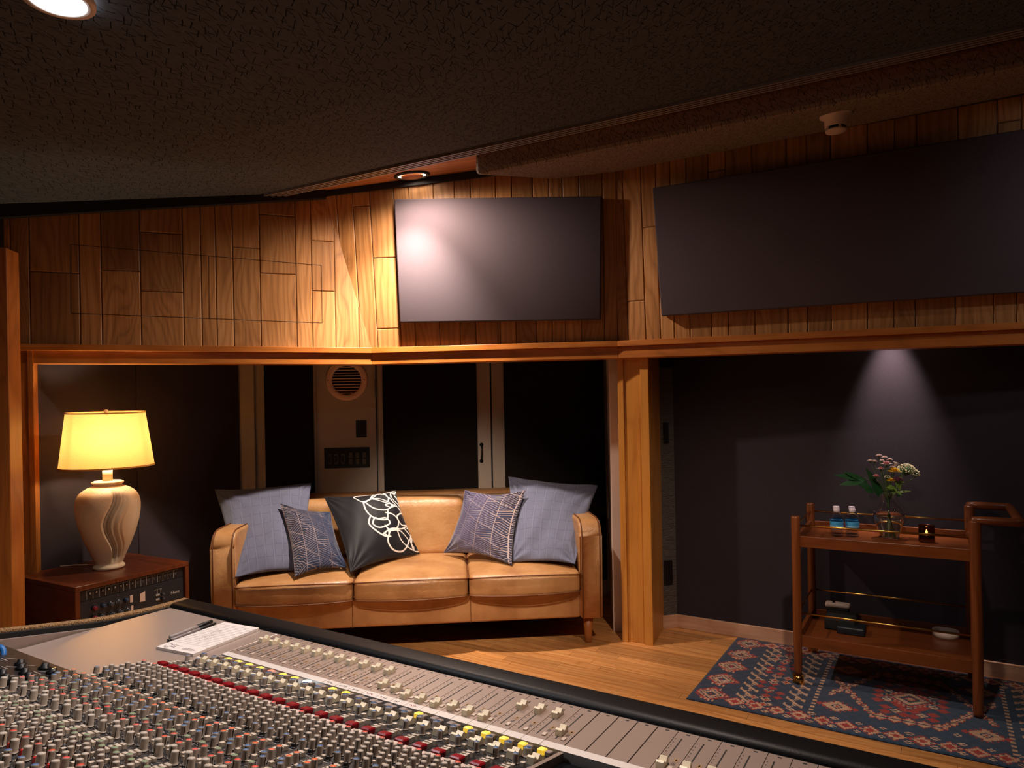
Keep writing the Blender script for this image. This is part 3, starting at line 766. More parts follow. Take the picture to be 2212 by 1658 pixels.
# base rail
m=MB();soft(m,.12,L_-.12,.012,.78,.145,.31,.018,0,0,3,4);m.build('base','leather',parent=sofa)
m=MB()
for xs in (.715,1.335):
    m=MB();m.box((xs,.0105,.222),(.003,.003,.15),0,sm_);m.build('base_seam','seam',parent=sofa)

m=MB()
m=MB();m.box((L_/2,.42,.147),(L_-.3,.7,.012),0,sm_);m.build('underside','blackm',parent=sofa)
# back
m=MB();soft(m,.09,L_-.09,.66,.82,.16,.768,.035,0,0,4,6);m.build('backrest','leather',parent=sofa)
sw=(L_-.25)/3
for k in range(3):
    a=.125+k*sw
    m=MB();soft(m,a+.006,a+sw-.006,.50,.68,.40,.745,.05,.012,0,5,5);bc=m.build('back_cushion','leather',parent=sofa)
    m=MB();pp_=[]
    x0,x1,z0,z1=a+.022,a+sw-.022,.43,.728;rc=.04
    for (cx,cz_,a0) in ((x1-rc,z1-rc,0),(x0+rc,z1-rc,90),(x0+rc,z0+rc,180),(x1-rc,z0+rc,270)):
        for j in range(5):
            an=math.radians(a0+j*22.5);pp_.append(sm_@Vector((cx+rc*math.cos(an),.512,cz_+rc*math.sin(an))))
    m.tube(pp_,.0028,6,closed=True);m.build('piping','seam',parent=bc)
    m=MB();soft(m,a+.003,a+sw-.003,-.030,.56,.288,.405,.026,.032,0,5,6,bow=.034);sc_=m.build('seat_cushion','leather',parent=sofa)
    for zz in (.392,.302):
        m=MB();pp_=[];x0,x1,y0,y1=a-.001,a+sw+.001,-.0345,.55;rc=.03
        for (cx,cy,a0) in ((x1-rc,y1-rc,0),(x0+rc,y1-rc,90),(x0+rc,y0+rc,180),(x1-rc,y0+rc,270)):
            for j in range(5):
                an=math.radians(a0+j*22.5);pp_.append(Vector((cx+rc*math.cos(an),cy+rc*math.sin(an),zz)))
        # follow the bowed front
        out=[]
        for i in range(len(pp_)):
            p=pp_[i];q=pp_[(i+1)%len(pp_)];nseg=10 if (p-q).length>.1 else 1
            for j in range(nseg):
                s=p.lerp(q,j/nseg)
                if s.y<.0:
                    aa=max(0,1-((s.x-(a+sw/2))/(sw/2))**2);cc=max(0,1-((zz-.3465)/.0585)**2);s.y-=.45*.032*(aa*cc)**.6+.034*aa;
                    s.z+= .014*aa if zz>.35 else 0
                out.append(sm_@s)
        m.tube(out,.0038,6,closed=True);m.build('piping','seam',parent=sc_)
M['legwood']=plain('turned_leg_wood','#9a5a26',.4)
for (x,y) in ((.10,.07),(L_-.075,.05),(.10,.72),(L_-.075,.72)):
    m=MB();m.lathe([(.0165,0),(.0185,.006),(.029,.150)],16,0,sm_@Matrix.Translation((x,y,0)));m.build('leg','legwood',parent=sofa)

# ------------------------------------------------------------------ cushions
def cushion(name,label,px,bz,yt,T,mats,paint=None,res=48,group=None,wr=.004,seed=0,bow=.05,pinch=1.0,yb=None):
    """px: top-left, top-right, bottom-right, bottom-left in the photograph"""
    tl=aty(px[0][0],px[0][1],yt[0]);tr=aty(px[1][0],px[1][1],yt[1])
    if yb: br=aty(px[2][0],px[2][1],yb[1]);bl=aty(px[3][0],px[3][1],yb[0])
    else: br=atz(px[2][0],px[2][1],bz);bl=atz(px[3][0],px[3][1],bz)
    n=(br-bl).cross(tl-bl).normalized()
    if n.y>0:n=-n
    c0=(tl+tr+br+bl)/4;rnd=random.Random(seed);ph=[rnd.uniform(0,6.28) for _ in range(8)]
    loc=(bl+br)/2;o_=loc
    vs=[];N=res
    def P(u,v,side):
        uu=u+bow*math.sin(PI*v)*(1-2*u)*1.0*(abs(1-2*u)**1.5);vv=v+bow*math.sin(PI*u)*(1-2*v)*(abs(1-2*v)**1.5)
        p=bl.lerp(br,uu).lerp(tl.lerp(tr,uu),vv)
        e=(max(0,math.sin(PI*u))*max(0,math.sin(PI*v)))
        t=T/2*(e**.55)
        w_=wr*(math.sin(9*u+ph[0]+4*v)*math.sin(7*v+ph[1])+.6*math.sin(17*u-9*v+ph[2])*math.sin(5*u+ph[3]))*min(1,e*3+.1)
        # tucks running in from the corners
        for (cu,cv) in ((0,0),(1,0),(0,1),(1,1)):
            d=math.hypot(u-cu,v-cv);an=math.atan2(abs(v-cv)+1e-6,abs(u-cu)+1e-6)
            w_+=wr*1.3*math.sin(an*13+ph[4]+cu*2+cv)*math.exp(-d*4.5)*min(1,d*8)
        return p+n*(side*t+w_ if side>0 else side*t)-o_
    idx={};mb=MB();cols=[];V=[];Fa=[];C=[]
    for side in (1,-1):
        for i in range(N+1):
            for j in range(N+1):
                u,v=i/N,j/N
                if side<0 and (i in(0,N) or j in (0,N)): idx[(side,i,j)]=idx[(1,i,j)];continue
                idx[(side,i,j)]=len(V);V.append(P(u,v,side))
    for side in (1,-1):
        for i in range(N):
            for j in range(N):
                q=(idx[(side,i,j)],idx[(side,i+1,j)],idx[(side,i+1,j+1)],idx[(side,i,j+1)])
                Fa.append(q if side<0 else q[::-1]);
                if paint: C.append(paint((i+.5)/N,(j+.5)/N,side))
    mb.mesh(V,Fa,0,True,None,C if paint else None)
    o=mb.build(name,mats);o.location=loc;return tag(o,label,'cushion',group)
gb=srgb('#6a6c80');gl=srgb('#727488');gd=srgb('#626479')
def paint_grid(u,v,s):
    a=u*9+.08*math.sin(v*5);b=v*9+.08*math.sin(u*6)
    fa=abs(a-round(a));fb=abs(b-round(b))
    if fa<.045 : return gl
    if fb<.05: return gd
    if .09<fa<.13: return gd
    return gb
M['linen']=vcol('linen_check',.95,.15,450,.35)
M['velvet']=vcol('velvet_lines',.7,.35,500,.25)
M['satin']=vcol('satin_lines',.6,.1,300,.08,spec=.25)
def isoline(u,v,base,line,gr,fade,dens=1):
    """isometric hatched rhombi"""
    x=(u*5.2)*dens;y=(v*5.2)*dens
    a=x*.8;b=y+ (x*.45);c=y-(x*.45)
    ia,ib,ic=math.floor(a),math.floor(b/1.0),math.floor(c/1.0)
    fa=a-ia;h=(ia*7+ib*3+ic*5)%3
    k=6
    if h==0: w_=abs((b*k)%1-.5)
    elif h==1: w_=abs((c*k)%1-.5)
    else: w_=abs((y*k)%1-.5)
    edge=min(abs(fa-.0),abs(1-fa),abs(b-ib),abs(1-(b-ib)))
    amt=0
    if w_>.40: amt=1
    if edge<.025: amt=1
    amt*=gr(u,v)
    return tuple(base(u,v)[i]*(1-amt)+line[i]*amt for i in range(3))+(1,)
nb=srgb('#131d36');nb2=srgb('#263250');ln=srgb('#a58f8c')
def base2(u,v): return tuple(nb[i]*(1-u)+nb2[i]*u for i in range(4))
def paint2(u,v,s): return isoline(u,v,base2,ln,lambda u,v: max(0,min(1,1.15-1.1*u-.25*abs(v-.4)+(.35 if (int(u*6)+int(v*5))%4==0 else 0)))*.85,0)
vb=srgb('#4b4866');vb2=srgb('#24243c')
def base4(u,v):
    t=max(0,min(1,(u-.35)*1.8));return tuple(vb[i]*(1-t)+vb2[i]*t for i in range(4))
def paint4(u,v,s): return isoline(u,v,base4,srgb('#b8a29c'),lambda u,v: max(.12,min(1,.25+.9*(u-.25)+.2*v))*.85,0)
# black cushion with looping white outline drawing on its right half
curves=[]
def cr(pts,cl=False,n=10):
    P=pts[:];out=[];m=len(P)
    for i in range(m if cl else m-1):
        p0=P[(i-1)%m] if (cl or i>0) else P[i];p1=P[i];p2=P[(i+1)%m];p3_=P[(i+2)%m] if (cl or i+2<m) else p2
        for j in range(n):
            t=j/n;out.append(tuple(.5*((2*p1[k])+(-p0[k]+p2[k])*t+(2*p0[k]-5*p1[k]+4*p2[k]-p3_[k])*t*t+(-p0[k]+3*p1[k]-3*p2[k]+p3_[k])*t**3) for k in (0,1)))
    out.append(P[0] if cl else P[-1]);return out
curves+= [cr([(.50,.94),(.62,.97),(.74,.95),(.64,.84),(.54,.80),(.50,.86)],True),
 cr([(.64,.84),(.70,.93),(.80,.96),(.86,.86),(.80,.76),(.72,.80),(.64,.84)],True),
 cr([(.56,.78),(.66,.84),(.78,.82),(.84,.70),(.74,.62),(.62,.66),(.56,.78)],True),
 cr([(.76,.70),(.82,.73),(.88,.70),(.82,.66)],True),
 cr([(.84,.96),(.98,.97),(.97,.93)]),cr([(.84,.96),(.88,.80),(.93,.66),(.96,.60)]),
 cr([(.93,.97),(.90,.86),(.95,.74),(.99,.70)]),cr([(.93,.97),(.97,.84),(.985,.70)]),
 cr([(.84,.70),(.92,.68),(.99,.62),(.90,.56),(.84,.50),(.88,.40),(.985,.42)]),
 cr([(.54,.78),(.53,.64),(.58,.52),(.70,.48),(.74,.56),(.76,.62)]),
 cr([(.55,.56),(.50,.46),(.55,.34),(.62,.26),(.68,.24)]),cr([(.58,.52),(.54,.44),(.60,.38),(.72,.42),(.70,.50),(.62,.50)],True),
 cr([(.72,.58),(.80,.54),(.84,.44),(.78,.34),(.70,.32),(.66,.40)]),cr([(.60,.28),(.70,.34),(.84,.34),(.97,.40)]),
 cr([(.70,.32),(.64,.20),(.68,.08),(.80,.05),(.90,.18),(.84,.30),(.74,.32)],True),
 cr([(.78,.34),(.80,.20),(.88,.08),(.94,.06),(.93,.20)]),cr([(.90,.36),(.97,.24),(.93,.14)]),
 cr([(.985,.28),(.93,.18),(.94,.05),(.99,.04)]),cr([(.985,.5),(.99,.4),(.95,.36)]),cr([(.68,.34),(.66,.24),(.62,.30)])]
curves=[[(.36+(a-.5)*1.27,b) for a,b in c] for c in curves]
segs=[(c[i],c[i+1]) for c in curves for i in range(len(c)-1)]
bkc=srgb('#0f0e14');whc=srgb('#e9dcd2')
cell={}
for s_ in segs:
    for gx in range(int((min(s_[0][0],s_[1][0])-.02)*20),int((max(s_[0][0],s_[1][0])+.02)*20)+1):
        for gy in range(int((min(s_[0][1],s_[1][1])-.02)*20),int((max(s_[0][1],s_[1][1])+.02)*20)+1): cell.setdefault((gx,gy),[]).append(s_)
def paint3(u,v,s):
    if s<0: return bkc
    d=9
    for (a,b) in cell.get((int(u*20),int(v*20)),()):
        dx,dy=b[0]-a[0],b[1]-a[1];L2=dx*dx+dy*dy or 1e-9;t=max(0,min(1,((u-a[0])*dx+(v-a[1])*dy)/L2));d=min(d,math.hypot(u-a[0]-t*dx,v-a[1]-t*dy))
    t=max(0,min(1,(.0115-d)/.005));return tuple(bkc[i]*(1-t)+whc[i]*t for i in range(4))
ZS=.437
cushion('cushion','large grey-blue checked cushion leaning in the left corner of the sofa',[(463,1056),(673,1042),(668,1232),(504,1248)],ZS,(4.08,4.12),.14,'linen',paint_grid,90,'large grey-blue cushions',wr=.007,seed=1,bow=.035)
cushion('cushion','large grey-blue checked cushion leaning in the right corner of the sofa',[(1098,1028),(1292,1048),(1242,1218),(1104,1214)],ZS,(4.14,4.15),.13,'linen',paint_grid,90,'large grey-blue cushions',wr=.010,seed=5,bow=.03)
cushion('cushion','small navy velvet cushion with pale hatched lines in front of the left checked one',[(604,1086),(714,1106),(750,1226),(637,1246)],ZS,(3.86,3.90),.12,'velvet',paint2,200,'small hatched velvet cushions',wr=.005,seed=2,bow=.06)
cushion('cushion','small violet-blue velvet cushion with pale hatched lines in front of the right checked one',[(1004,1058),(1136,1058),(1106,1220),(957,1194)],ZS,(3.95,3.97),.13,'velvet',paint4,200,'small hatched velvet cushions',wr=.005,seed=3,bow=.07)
cushion('cushion','black satin cushion with looping white line drawing, near the sofa middle',[(699,1072),(855,1058),(908,1197),(757,1236)],ZS,(3.98,4.03),.14,'satin',paint3,230,None,wr=.004,seed=4,bow=.05)

# ------------------------------------------------------------------ rack cabinet with its two units
ra=atz(162,1269,.54);rb=atz(408,1212,.54);rx=(rb-ra).normalized();rw=(rb-ra).length
rax=Vector((rx.x,rx.y,0)).normalized();ry=Vector((-rax.y,rax.x,0));rdep=.50
rack=thing('rack_cabinet','low reddish wooden rack cabinet holding black audio units under the lamp','cabinet',Vector((ra.x,ra.y,0))+rax*rw/2+ry*rdep/2,math.atan2(rax.y,rax.x))
rm=frame(Vector((ra.x,ra.y,0)),rax,ry)
def rbx(name,x0,x1,y0,y1,z0,z1,mat,bev=.003,par=rack):
    m=MB();m.box(((x0+x1)/2,(y0+y1)/2,(z0+z1)/2),(x1-x0,y1-y0,z1-z0),0,rm);return m.build(name,mat,parent=par,bevel=bev)
tk=.022;H_=.54
rbx('top_panel',0,rw,0,rdep,H_-tk,H_,'rack_wood');rbx('side_panel',0,tk,.0,rdep,.0,H_-tk,'rack_wood');rbx('side_panel',rw-tk,rw,.0,rdep,.0,H_-tk,'rack_wood')
rbx('bottom_panel',tk,rw-tk,.0,rdep,.0,.03,'rack_wood');rbx('back_panel',tk,rw-tk,rdep-.015,rdep,.03,H_-tk,'rack_wood');rbx('lower_front',tk,rw-tk,.01,.03,.03,.24,'blackm',.002)
PR=(ra,-ry)
def rs(px,py):
    p=onp(px,py,PR);return ((p-ra).dot(rax),p.z)
M['unitk']=plain('unit_black','#15161a',.45);M['unitb']=plain('unit_slate','#1c2228',.4)
u1=thing('patch_unit','slim black rack unit with a row of bright small jacks','audio unit',rm@Vector((rw/2,.15,.47)),math.atan2(rax.y,rax.x))
U1T,U1B=H_-tk-.003,H_-tk-.050
rbx('chassis',tk+.002,rw-tk-.002,.012,.30,U1B,U1T,'unitk',.001,u1)
m=MB();zc=(U1T+U1B)/2
for k in range(16):
    x=tk+.045+k*(rw-2*tk-.09)/15;m.box((x-.012,.0115,zc),(.0012,.001,.040),0,rm);m.box((x,.0115,U1T-.004),(.022,.001,.0012),0,rm)
m.build('channel_marks','print',parent=u1)
for k in range(16):
    x=tk+.045+k*(rw-2*tk-.09)/15
    if k<8:
        m=MB();m.lathe([(.0045,0),(.0045,.006),(.003,.008)],12,0,rm@Matrix.Translation((x,.012,zc+.006))@Matrix.Rotation(PI/2,4,'X'));m.build('toggle','chrome',parent=u1)
    else:
        m=MB()
        for d in ((-.003,.004),(.004,.005),(0,-.002)): m.lathe([(.0012,0),(.0012,.001)],6,0,rm@Matrix.Translation((x+d[0],.012,zc+d[1]))@Matrix.Rotation(PI/2,4,'X'))
        m.build('indicator','print',parent=u1)
u2=thing('preamp_unit','black rack unit with red and grey dials and a pale tape tag','audio unit',rm@Vector((rw/2,.15,.38)),math.atan2(rax.y,rax.x))
U2T,U2B=U1B-.002,U1B-.105
rbx('chassis',tk+.002,rw-tk-.002,.012,.32,U2B,U2T,'unitb',.001,u2)
def knobR(px,py,r,capm,ring=True):
    s_,z_=rs(px,py);m=MB();m.lathe([(r,0),(r,.006),(r*.8,.008),(r*.74,.018),(r*.65,.020),(.0003,.020)],20,[0,0,1,1,1],rm@Matrix.Translation((s_,.012,z_))@Matrix.Rotation(PI/2,4,'X'));m.build('dial',['chrome' if ring else 'unitk',capm],parent=u2)
    m=MB()
    for k in range(11):
        a=math.radians(-40+k*26);m.box((s_+math.cos(a)*(r+.005),.0117,z_+math.sin(a)*(r+.005)),(.0012,.001,.0012),0,rm)
    m.build('dial_marks','print',parent=u2)
M['dred']=plain('dial_red','#7a1420',.4);M['dblue']=plain('dial_blue','#31405a',.4);M['dgrey']=plain('dial_grey','#3c3c40',.4)
for px,py,r,c_,rg in ((206,1313,.0125,'dred',False),(224.5,1307.5,.010,'dblue',False),(241.5,1305,.0125,'dgrey',True),(258.5,1300.5,.0125,'dgrey',True),(274,1295.5,.010,'dblue',False),(206,1334,.012,'dred',False),(223.5,1331.5,.0125,'dgrey',True),(245.5,1327,.0125,'dgrey',True),(261.5,1322,.0125,'dgrey',True),(278,1317.5,.011,'dgrey',True)): knobR(px,py,r,c_,rg)
M['tape']=plain('tape_white','#d9b8a0',.7)
def rtag(px0,px1,py0,py1,mat,par,name,dep=.0015):
    a=rs(px0,(py0+py1)/2);b=rs(px1,(py0+py1)/2);zt=rs((px0+px1)/2,py0)[1];zb=rs((px0+px1)/2,py1)[1]
    m=MB();m.box(((a[0]+b[0])/2,.012-dep/2,(zt+zb)/2),(abs(b[0]-a[0]),dep,zt-zb),0,rm);return m.build(name,mat,parent=par)
rtag(284,290,1286,1301,'tape',u2,'tape_label');rtag(286,291,1308,1320,'tape',u2,'tape_label')
a=rs(305,1283);b=rs(316,1276);c_=rs(316.5,1298);d=rs(305,1300);m=MB();m.prism([rm@Vector((q[0],.0105,q[1])) for q in (a,b,c_,d)],rm.to_3x3()@Vector((0,-.001,0)),0);m.build('tape_tag','tape',parent=u2)
for py in (1285,1294.5): rtag(339.5,347,py-1.8,py+1.8,'print',u2,'push_switch',.004)
for px,py in ((353,1283),(353,1293)): knobR(px,py,.006,'dgrey',False)
for x0,x1,y0,y1 in ((337,345,1273.6,1274.4),(347,353,1271.3,1272),(342.5,343.3,1274.5,1282),(350,350.8,1272,1280)): rtag(x0,x1,y0,y1,'print',u2,'line_mark',.0008)
def text(body,size,mat,mx,parent,name,ext=.0006):
    cu=bpy.data.curves.new(name,'FONT');cu.body=body;cu.size=size;cu.extrude=ext;cu.resolution_u=2
    o=bpy.data.objects.new(name,cu);COL.objects.link(o);dg=bpy.context.evaluated_depsgraph_get()
    me=bpy.data.meshes.new_from_object(o.evaluated_get(dg));bpy.data.objects.remove(o);bpy.data.curves.remove(cu)
    me.materials.clear();me.materials.append(M[mat]);o=bpy.data.objects.new(name,me);COL.objects.link(o);o.parent=parent;o.matrix_basis=wmat(parent).inverted()@mx if parent else mx;return o
s_,z_=rs(372,1284)
text('Neve',.022,'print',frame(rm@Vector((s_,.0115,z_)),rax,Z),u2,'lettering')

# ------------------------------------------------------------------ table lamp
lb=atz(236,1226,.54);lb.z=.54
lamp=thing('table_lamp','cream ceramic table lamp with glowing oval yellow shade on the rack cabinet','lamp',lb)
cream=srgb('#e6c8a0');tan=srgb('#c98c54');grey=srgb('#4c473f')
prof=[(.070,.0),(.077,.006),(.077,.016),(.067,.024),(.066,.032)]
ctl=[(.066,.032),(.083,.075),(.106,.13),(.128,.19),(.147,.26),(.156,.325),(.153,.375),(.135,.415),(.100,.442),(.072,.452)]
def cr1(P,n=5): return cr(P,False,n)
prof+=cr1(ctl,10)[1:]+[(.068,.457),(.069,.462),(.078,.468),(.078,.475),(.066,.480),(.020,.480)]
prof=[(r*.90,z*.89) for r,z in prof]
NS=160;vs=[];fs=[];cl=[]
def wave(z):
    t=(z-.02)/.39;return -1.10+.24*math.sin(t*PI*2.4+.9)+.12*math.sin(t*PI*1.1)
def dphi(a,z):
    d=a-wave(z)
    while d>PI:d-=2*PI
    while d<-PI:d+=2*PI
    return d
def groove(a,z):
    if z<.03 or z>.40: return 0,0
    d=dphi(a,z);fadez=min(1,(z-.03)/.03)*min(1,(.40-z)/.05)
    if 0<=d<.62:
        k=(d/.62);return (-.011*(1-k)-.005*math.sin(k*PI*2.5)**2)*fadez,(1-k*.9)*fadez*(.55+.45*math.cos(k*PI*5)**2)
    return 0,0
for r,z in prof:
    for k in range(NS):
        a=2*PI*k/NS+wave(z);g,_=groove(a,z);vs.append((lb.x+(r+g)*math.cos(a),lb.y+(r+g)*math.sin(a),lb.z+z))
for i in range(len(prof)-1):
    z=(prof[i][1]+prof[i+1][1])/2
    for k in range(NS):
        a=2*PI*(k+.5)/NS+wave(z);fs.append((i*NS+k,i*NS+(k+1)%NS,(i+1)*NS+(k+1)%NS,(i+1)*NS+k))
        g,am=groove(a,z);tn_=max(0,min(1,1-abs(z-.35)/.07))*(.35+.3*math.sin(a*3+1)**2)
        d=dphi(a,z);
        if .5<=d<1.1: tn_=max(tn_,.45*(1-(d-.5)/.6))
        c=[cream[i_]*(1-tn_)+tan[i_]*tn_ for i_ in range(3)];am=max(0,min(1,am*1.1))
        c=[c[i_]*(1-am*.85)+grey[i_]*am*.85 for i_ in range(3)];cl.append((c[0],c[1],c[2],1))  # band's own grey, deepened to stand in for shade in the groove
fs.append(tuple(range(NS))[::-1]);cl.append(cream)
fs.append(tuple(range((len(prof)-1)*NS,len(prof)*NS)));cl.append(cream)
m=MB();m.mesh(vs,fs,0,True,None,cl)
t=NT('speckled_ceramic');at=t.n('Attribute',attribute_name='Col').outputs['Color'];f=t.noise(t.coord('Object'),160,2,.6);sp=t.ramp(f,[(.60,(1,1,1,1)),(.70,(.62,.5,.4,1))]);zz=t.n('SeparateXYZ');t.l(t.coord('Object'),zz.inputs[0])
mk=t.ramp(zz.outputs[2],[(.28,(0,0,0,1)),(.40,(1,1,1,1))]);t.col(t.mix(mk,at,t.mix(1.0,at,sp,'MULTIPLY')));t.rough(.6);t.bump(t.noise(t.coord('Object'),120,2,.6),.25,.003);M['ceramic']=t.m
m.build('body','ceramic',parent=lamp)
M['creamp']=plain('cream_plastic','#e8cfa8',.5)
m=MB();m.lathe([(.022,.424),(.022,.50),(.012,.49),(.012,.60)],24,0,Matrix.Translation(lb));m.build('neck','creamp',parent=lamp)
# oval shade, slightly tilted
tiltm=Matrix.Translation(lb+Z*.632)@Matrix.Rotation(math.radians(32),4,'Z')@Matrix.Rotation(math.radians(-.5),4,'Y')@Matrix.Rotation(math.radians(2.0),4,'X')
t=NT('shade_fabric');fc=t.noise(t.coord('Object'),400,2,.6);colr=t.ramp(fc,[(.3,srgb('#dfae60')),(.7,srgb('#eabf78'))])
df=t.n('BsdfDiffuse');tr=t.n('BsdfTranslucent');mxs=t.n('MixShader');t.l(colr,df.inputs[0]);t.l(colr,tr.inputs[0]);mxs.inputs[0].default_value=.5
t.l(df.outputs[0],mxs.inputs[1]);t.l(tr.outputs[0],mxs.inputs[2]);t.l(mxs.outputs[0],t.out.inputs[0]);M['shade']=t.m
def ovl(z,a,kb): 
    t_=(z+.135)/.265;rx_=.205*(1-t_)+.170*t_;ry_=.155*(1-t_)+.122*t_;return ((rx_+kb)*math.cos(a),(ry_+kb)*math.sin(a),z)
def ring(z0,z1,o0,name,mat,par,thk=.0015):
    vs=[];fs=[];S=64;ns=8
    for i in range(ns+1):
        for k in range(S): vs.append(ovl(z0+(z1-z0)*i/ns,2*PI*k/S,o0))
    for i in range(ns):
        for k in range(S): fs.append((i*S+k,i*S+(k+1)%S,(i+1)*S+(k+1)%S,(i+1)*S+k))
    m=MB();m.mesh(vs,fs,0,True,tiltm);o=m.build(name,mat,parent=par)
    if thk: sm2=o.modifiers.new('thick','SOLIDIFY');sm2.thickness=thk
    return o
sh=ring(-.135,.130,0,'lamp_shade','shade',lamp,0)
M['shtrim']=plain('shade_trim','#d8903c',.8)
ring(-.137,-.129,.0022,'shade_trim','shtrim',lamp,.001);ring(.126,.132,.0022,'shade_trim','shtrim',lamp,.001)
m=MB();m.tube([tiltm@Vector((-.176,0,.118)),tiltm@Vector((.176,0,.118))],.0022,6);m.tube([tiltm@Vector((0,-.123,.118)),tiltm@Vector((0,.123,.118))],.0022,6);m.tube([tiltm@Vector((0,0,.118)),tiltm@Vector((.05,0,.06)),tiltm@Vector((.05,0,-.05)),tiltm@Vector((0.0,0,-.085))],.002,6);m.tube([tiltm@Vector((0,0,.118)),tiltm@Vector((-.05,0,.06)),tiltm@Vector((-.05,0,-.05)),tiltm@Vector((0.0,0,-.085))],.002,6);m.build('harp','brass',parent=lamp)
m=MB();m.lathe([(.010,.118),(.012,.126),(.008,.134),(.010,.142),(.0005,.148)],16,0,tiltm);m.build('finial','creamp',parent=lamp)
M['bulb']=plain('bulb_glow','#ffffff',.5,emit='#ffd9a0',es=18)
m=MB();m.lathe([(.012,-.06),(.014,-.04),(.028,-.005),(.030,.015),(.022,.038),(.0005,.046)],24,0,tiltm);m.build('bulb','bulb',parent=lamp)
lp=spot('bulb_light',tiltm@Vector((0,0,.0)),tiltm@Vector((0,0,-1)),34,0,0,.034,(1,.84,.60),'POINT')
m=MB();m.tube([Vector((lb.x-.07,lb.y+.03,.546)),Vector((lb.x-.12,lb.y+.05,.546)),Vector((lb.x-.20,lb.y+.055,.545)),Vector((lb.x-.26,lb.y+.03,.545))],.003,6);m.build('power_cord','creamp',parent=lamp)

# ------------------------------------------------------------------ drinks cart
fl=atz(1725,1480,0);fr=atz(2114,1552,0);ca2=Vector((fr.x-fl.x,fr.y-fl.y,0));cw=ca2.length;cxd=ca2.normalized();cyd=Vector((-cxd.y,cxd.x,0));cd=.455
cart=thing('drinks_cart','walnut drinks cart with brass rails, standing on the patterned rug','cart',fl+cxd*cw/2+cyd*cd/2,math.atan2(cxd.y,cxd.x))
km=frame(fl,cxd,cyd)
def K(x,y,z): return km@Vector((x,y,z))
lr=.0195;RZ=.006
def legp(x,y,z0,z1,r=lr):
    m=MB();m.lathe([(r*.80,z0),(r*.86,z0+.02),(r,z0+.22),(r,z1-.006),(r*.9,z1)],20,0,km@Matrix.Translation((x,y,0)));return m.build('leg','walnut',parent=cart)
ztop=.772;RG=.0075
l1=legp(0,0,.052,ztop);l2=legp(0,cd,.052,ztop);legp(cw,0,RG,.80,.021);legp(cw,cd,RG,.80,.021)
for y in (0,cd):
    cs=thing('caster',None,None);cs.parent=cart;cs.matrix_basis=wmat(cart).inverted()@Matrix.Translation(K(0,y,0))
    m=MB();m.lathe([(.0003,.0075),(.010,.010),(.018,.018),(.0225,.030),(.018,.042),(.010,.050),(.0003,.0525)],20,0,km@Matrix.Translation((0,y,0)));m.build('ball','brass',parent=cs)
    m=MB();m.box((0,y,.05),(.012,.012,.02),0,km);m.box((.0,y-.0,.031),(.0475,.003,.0475),0,km@Matrix.Translation((0,0,0)));m.build('fork','brass',parent=cs)
def tray(z0,z1,nm):
    m=MB();m.box((cw/2,cd/2,z0+.008),(cw-.02,cd-.02,.012),0,km);tp=m.build(nm,'walnut_x',parent=cart)
    for (a,b,c,d) in ((.018,cw-.018,-.009,.009),(.018,cw-.018,cd-.009,cd+.009),(-.009,.009,.018,cd-.018),(cw-.009,cw+.009,.018,cd-.018)):
        m=MB();m.box(((a+b)/2,(c+d)/2,(z0+z1)/2),(b-a,d-c,z1-z0),0,km);m.build('tray_side','walnut_x',parent=cart,bevel=.0025)
    return tp
tray(.634,.684,'upper_tray');tray(.182,.234,'lower_tray')
for z in (.731,.332):
    for (p,q) in ((K(.0,-.0,z),K(cw,-.0,z)),(K(0,cd,z),K(cw,cd,z)),(K(0,0,z),K(0,cd,z))):
        m=MB();m.tube([p,q],.0045,10);m.build('rail','brass',parent=cart)
hh=.802;ex=.150
m=MB();m.tube([K(cw,-.0,hh-.018),K(cw+.0,0,hh),K(cw+.02,0,hh),K(cw+ex-.02,0,hh),K(cw+ex,.0,hh),K(cw+ex,.02,hh),K(cw+ex,cd-.02,hh),K(cw+ex,cd,hh),K(cw+ex-.02,cd,hh),K(cw+.02,cd,hh),K(cw,cd,hh),K(cw,cd,hh-.018)],.0175,14);m.build('handle','walnut_x',parent=cart)
TZ=.634+.014
# bottles on the upper tray
M['clear']=glass('clear_plastic','#f4f8ff',1.33,.02);M['vglass']=glass('vase_glass','#ffffff',1.45,.0);M['sglass']=glass('smoked_glass','#7a5038',1.45,.03)
M['capw']=plain('bottle_cap','#d9c8d0',.5);M['blab']=plain('blue_label','#3f93c4',.45);M['blab2']=plain('label_band','#9fc7df',.5)
def hitz(x,y,z): return atz(x,y,z)
wprof=[(.001,.001),(.020,.0005),(.026,.004),(.0285,.012),(.0275,.020),(.0285,.030),(.0280,.050),(.0285,.078),(.027,.090),(.020,.105),(.0125,.117),(.0115,.121)]
def bottle(p,label):
    b=thing('water_bottle',label,'bottle',p,0,'small water bottles on the cart');mm=Matrix.Translation(p)
    m=MB();inner=[(r-.0009,z) for r,z in wprof[::-1]];inner[-1]=(.001,.0016)
    m.lathe(wprof+inner,28,0,mm,cap=False,rf=lambda r,z,a: r*(1+(.02*math.cos(a*6) if z<.026 else 0)));m.build('bottle_body','clear',parent=b)
    m=MB();m.lathe([(.0289,.036),(.0292,.037),(.0292,.071),(.0289,.072)],28,[0,0,0],mm,cap=False);m.build('label_wrap','blab',parent=b)
    m=MB()
    for k in range(9): 
        a=2*PI*k/9;m.box((.0294*math.cos(a),.0294*math.sin(a),.054),(.0006,.0006,.012),0,None);
    m=MB();m.lathe([(.0294,.046),(.0294,.052)],28,0,mm,cap=False);m.build('label_band','blab2',parent=b)
    m=MB();m.lathe([(.0135,.117),(.0140,.118),(.0140,.131),(.0125,.1325),(.0003,.1325)],24,0,mm,cap=True,rf=lambda r,z,a: r*(1+.02*math.cos(a*12)) if r>.013 else r);m.build('cap','capw',parent=b)
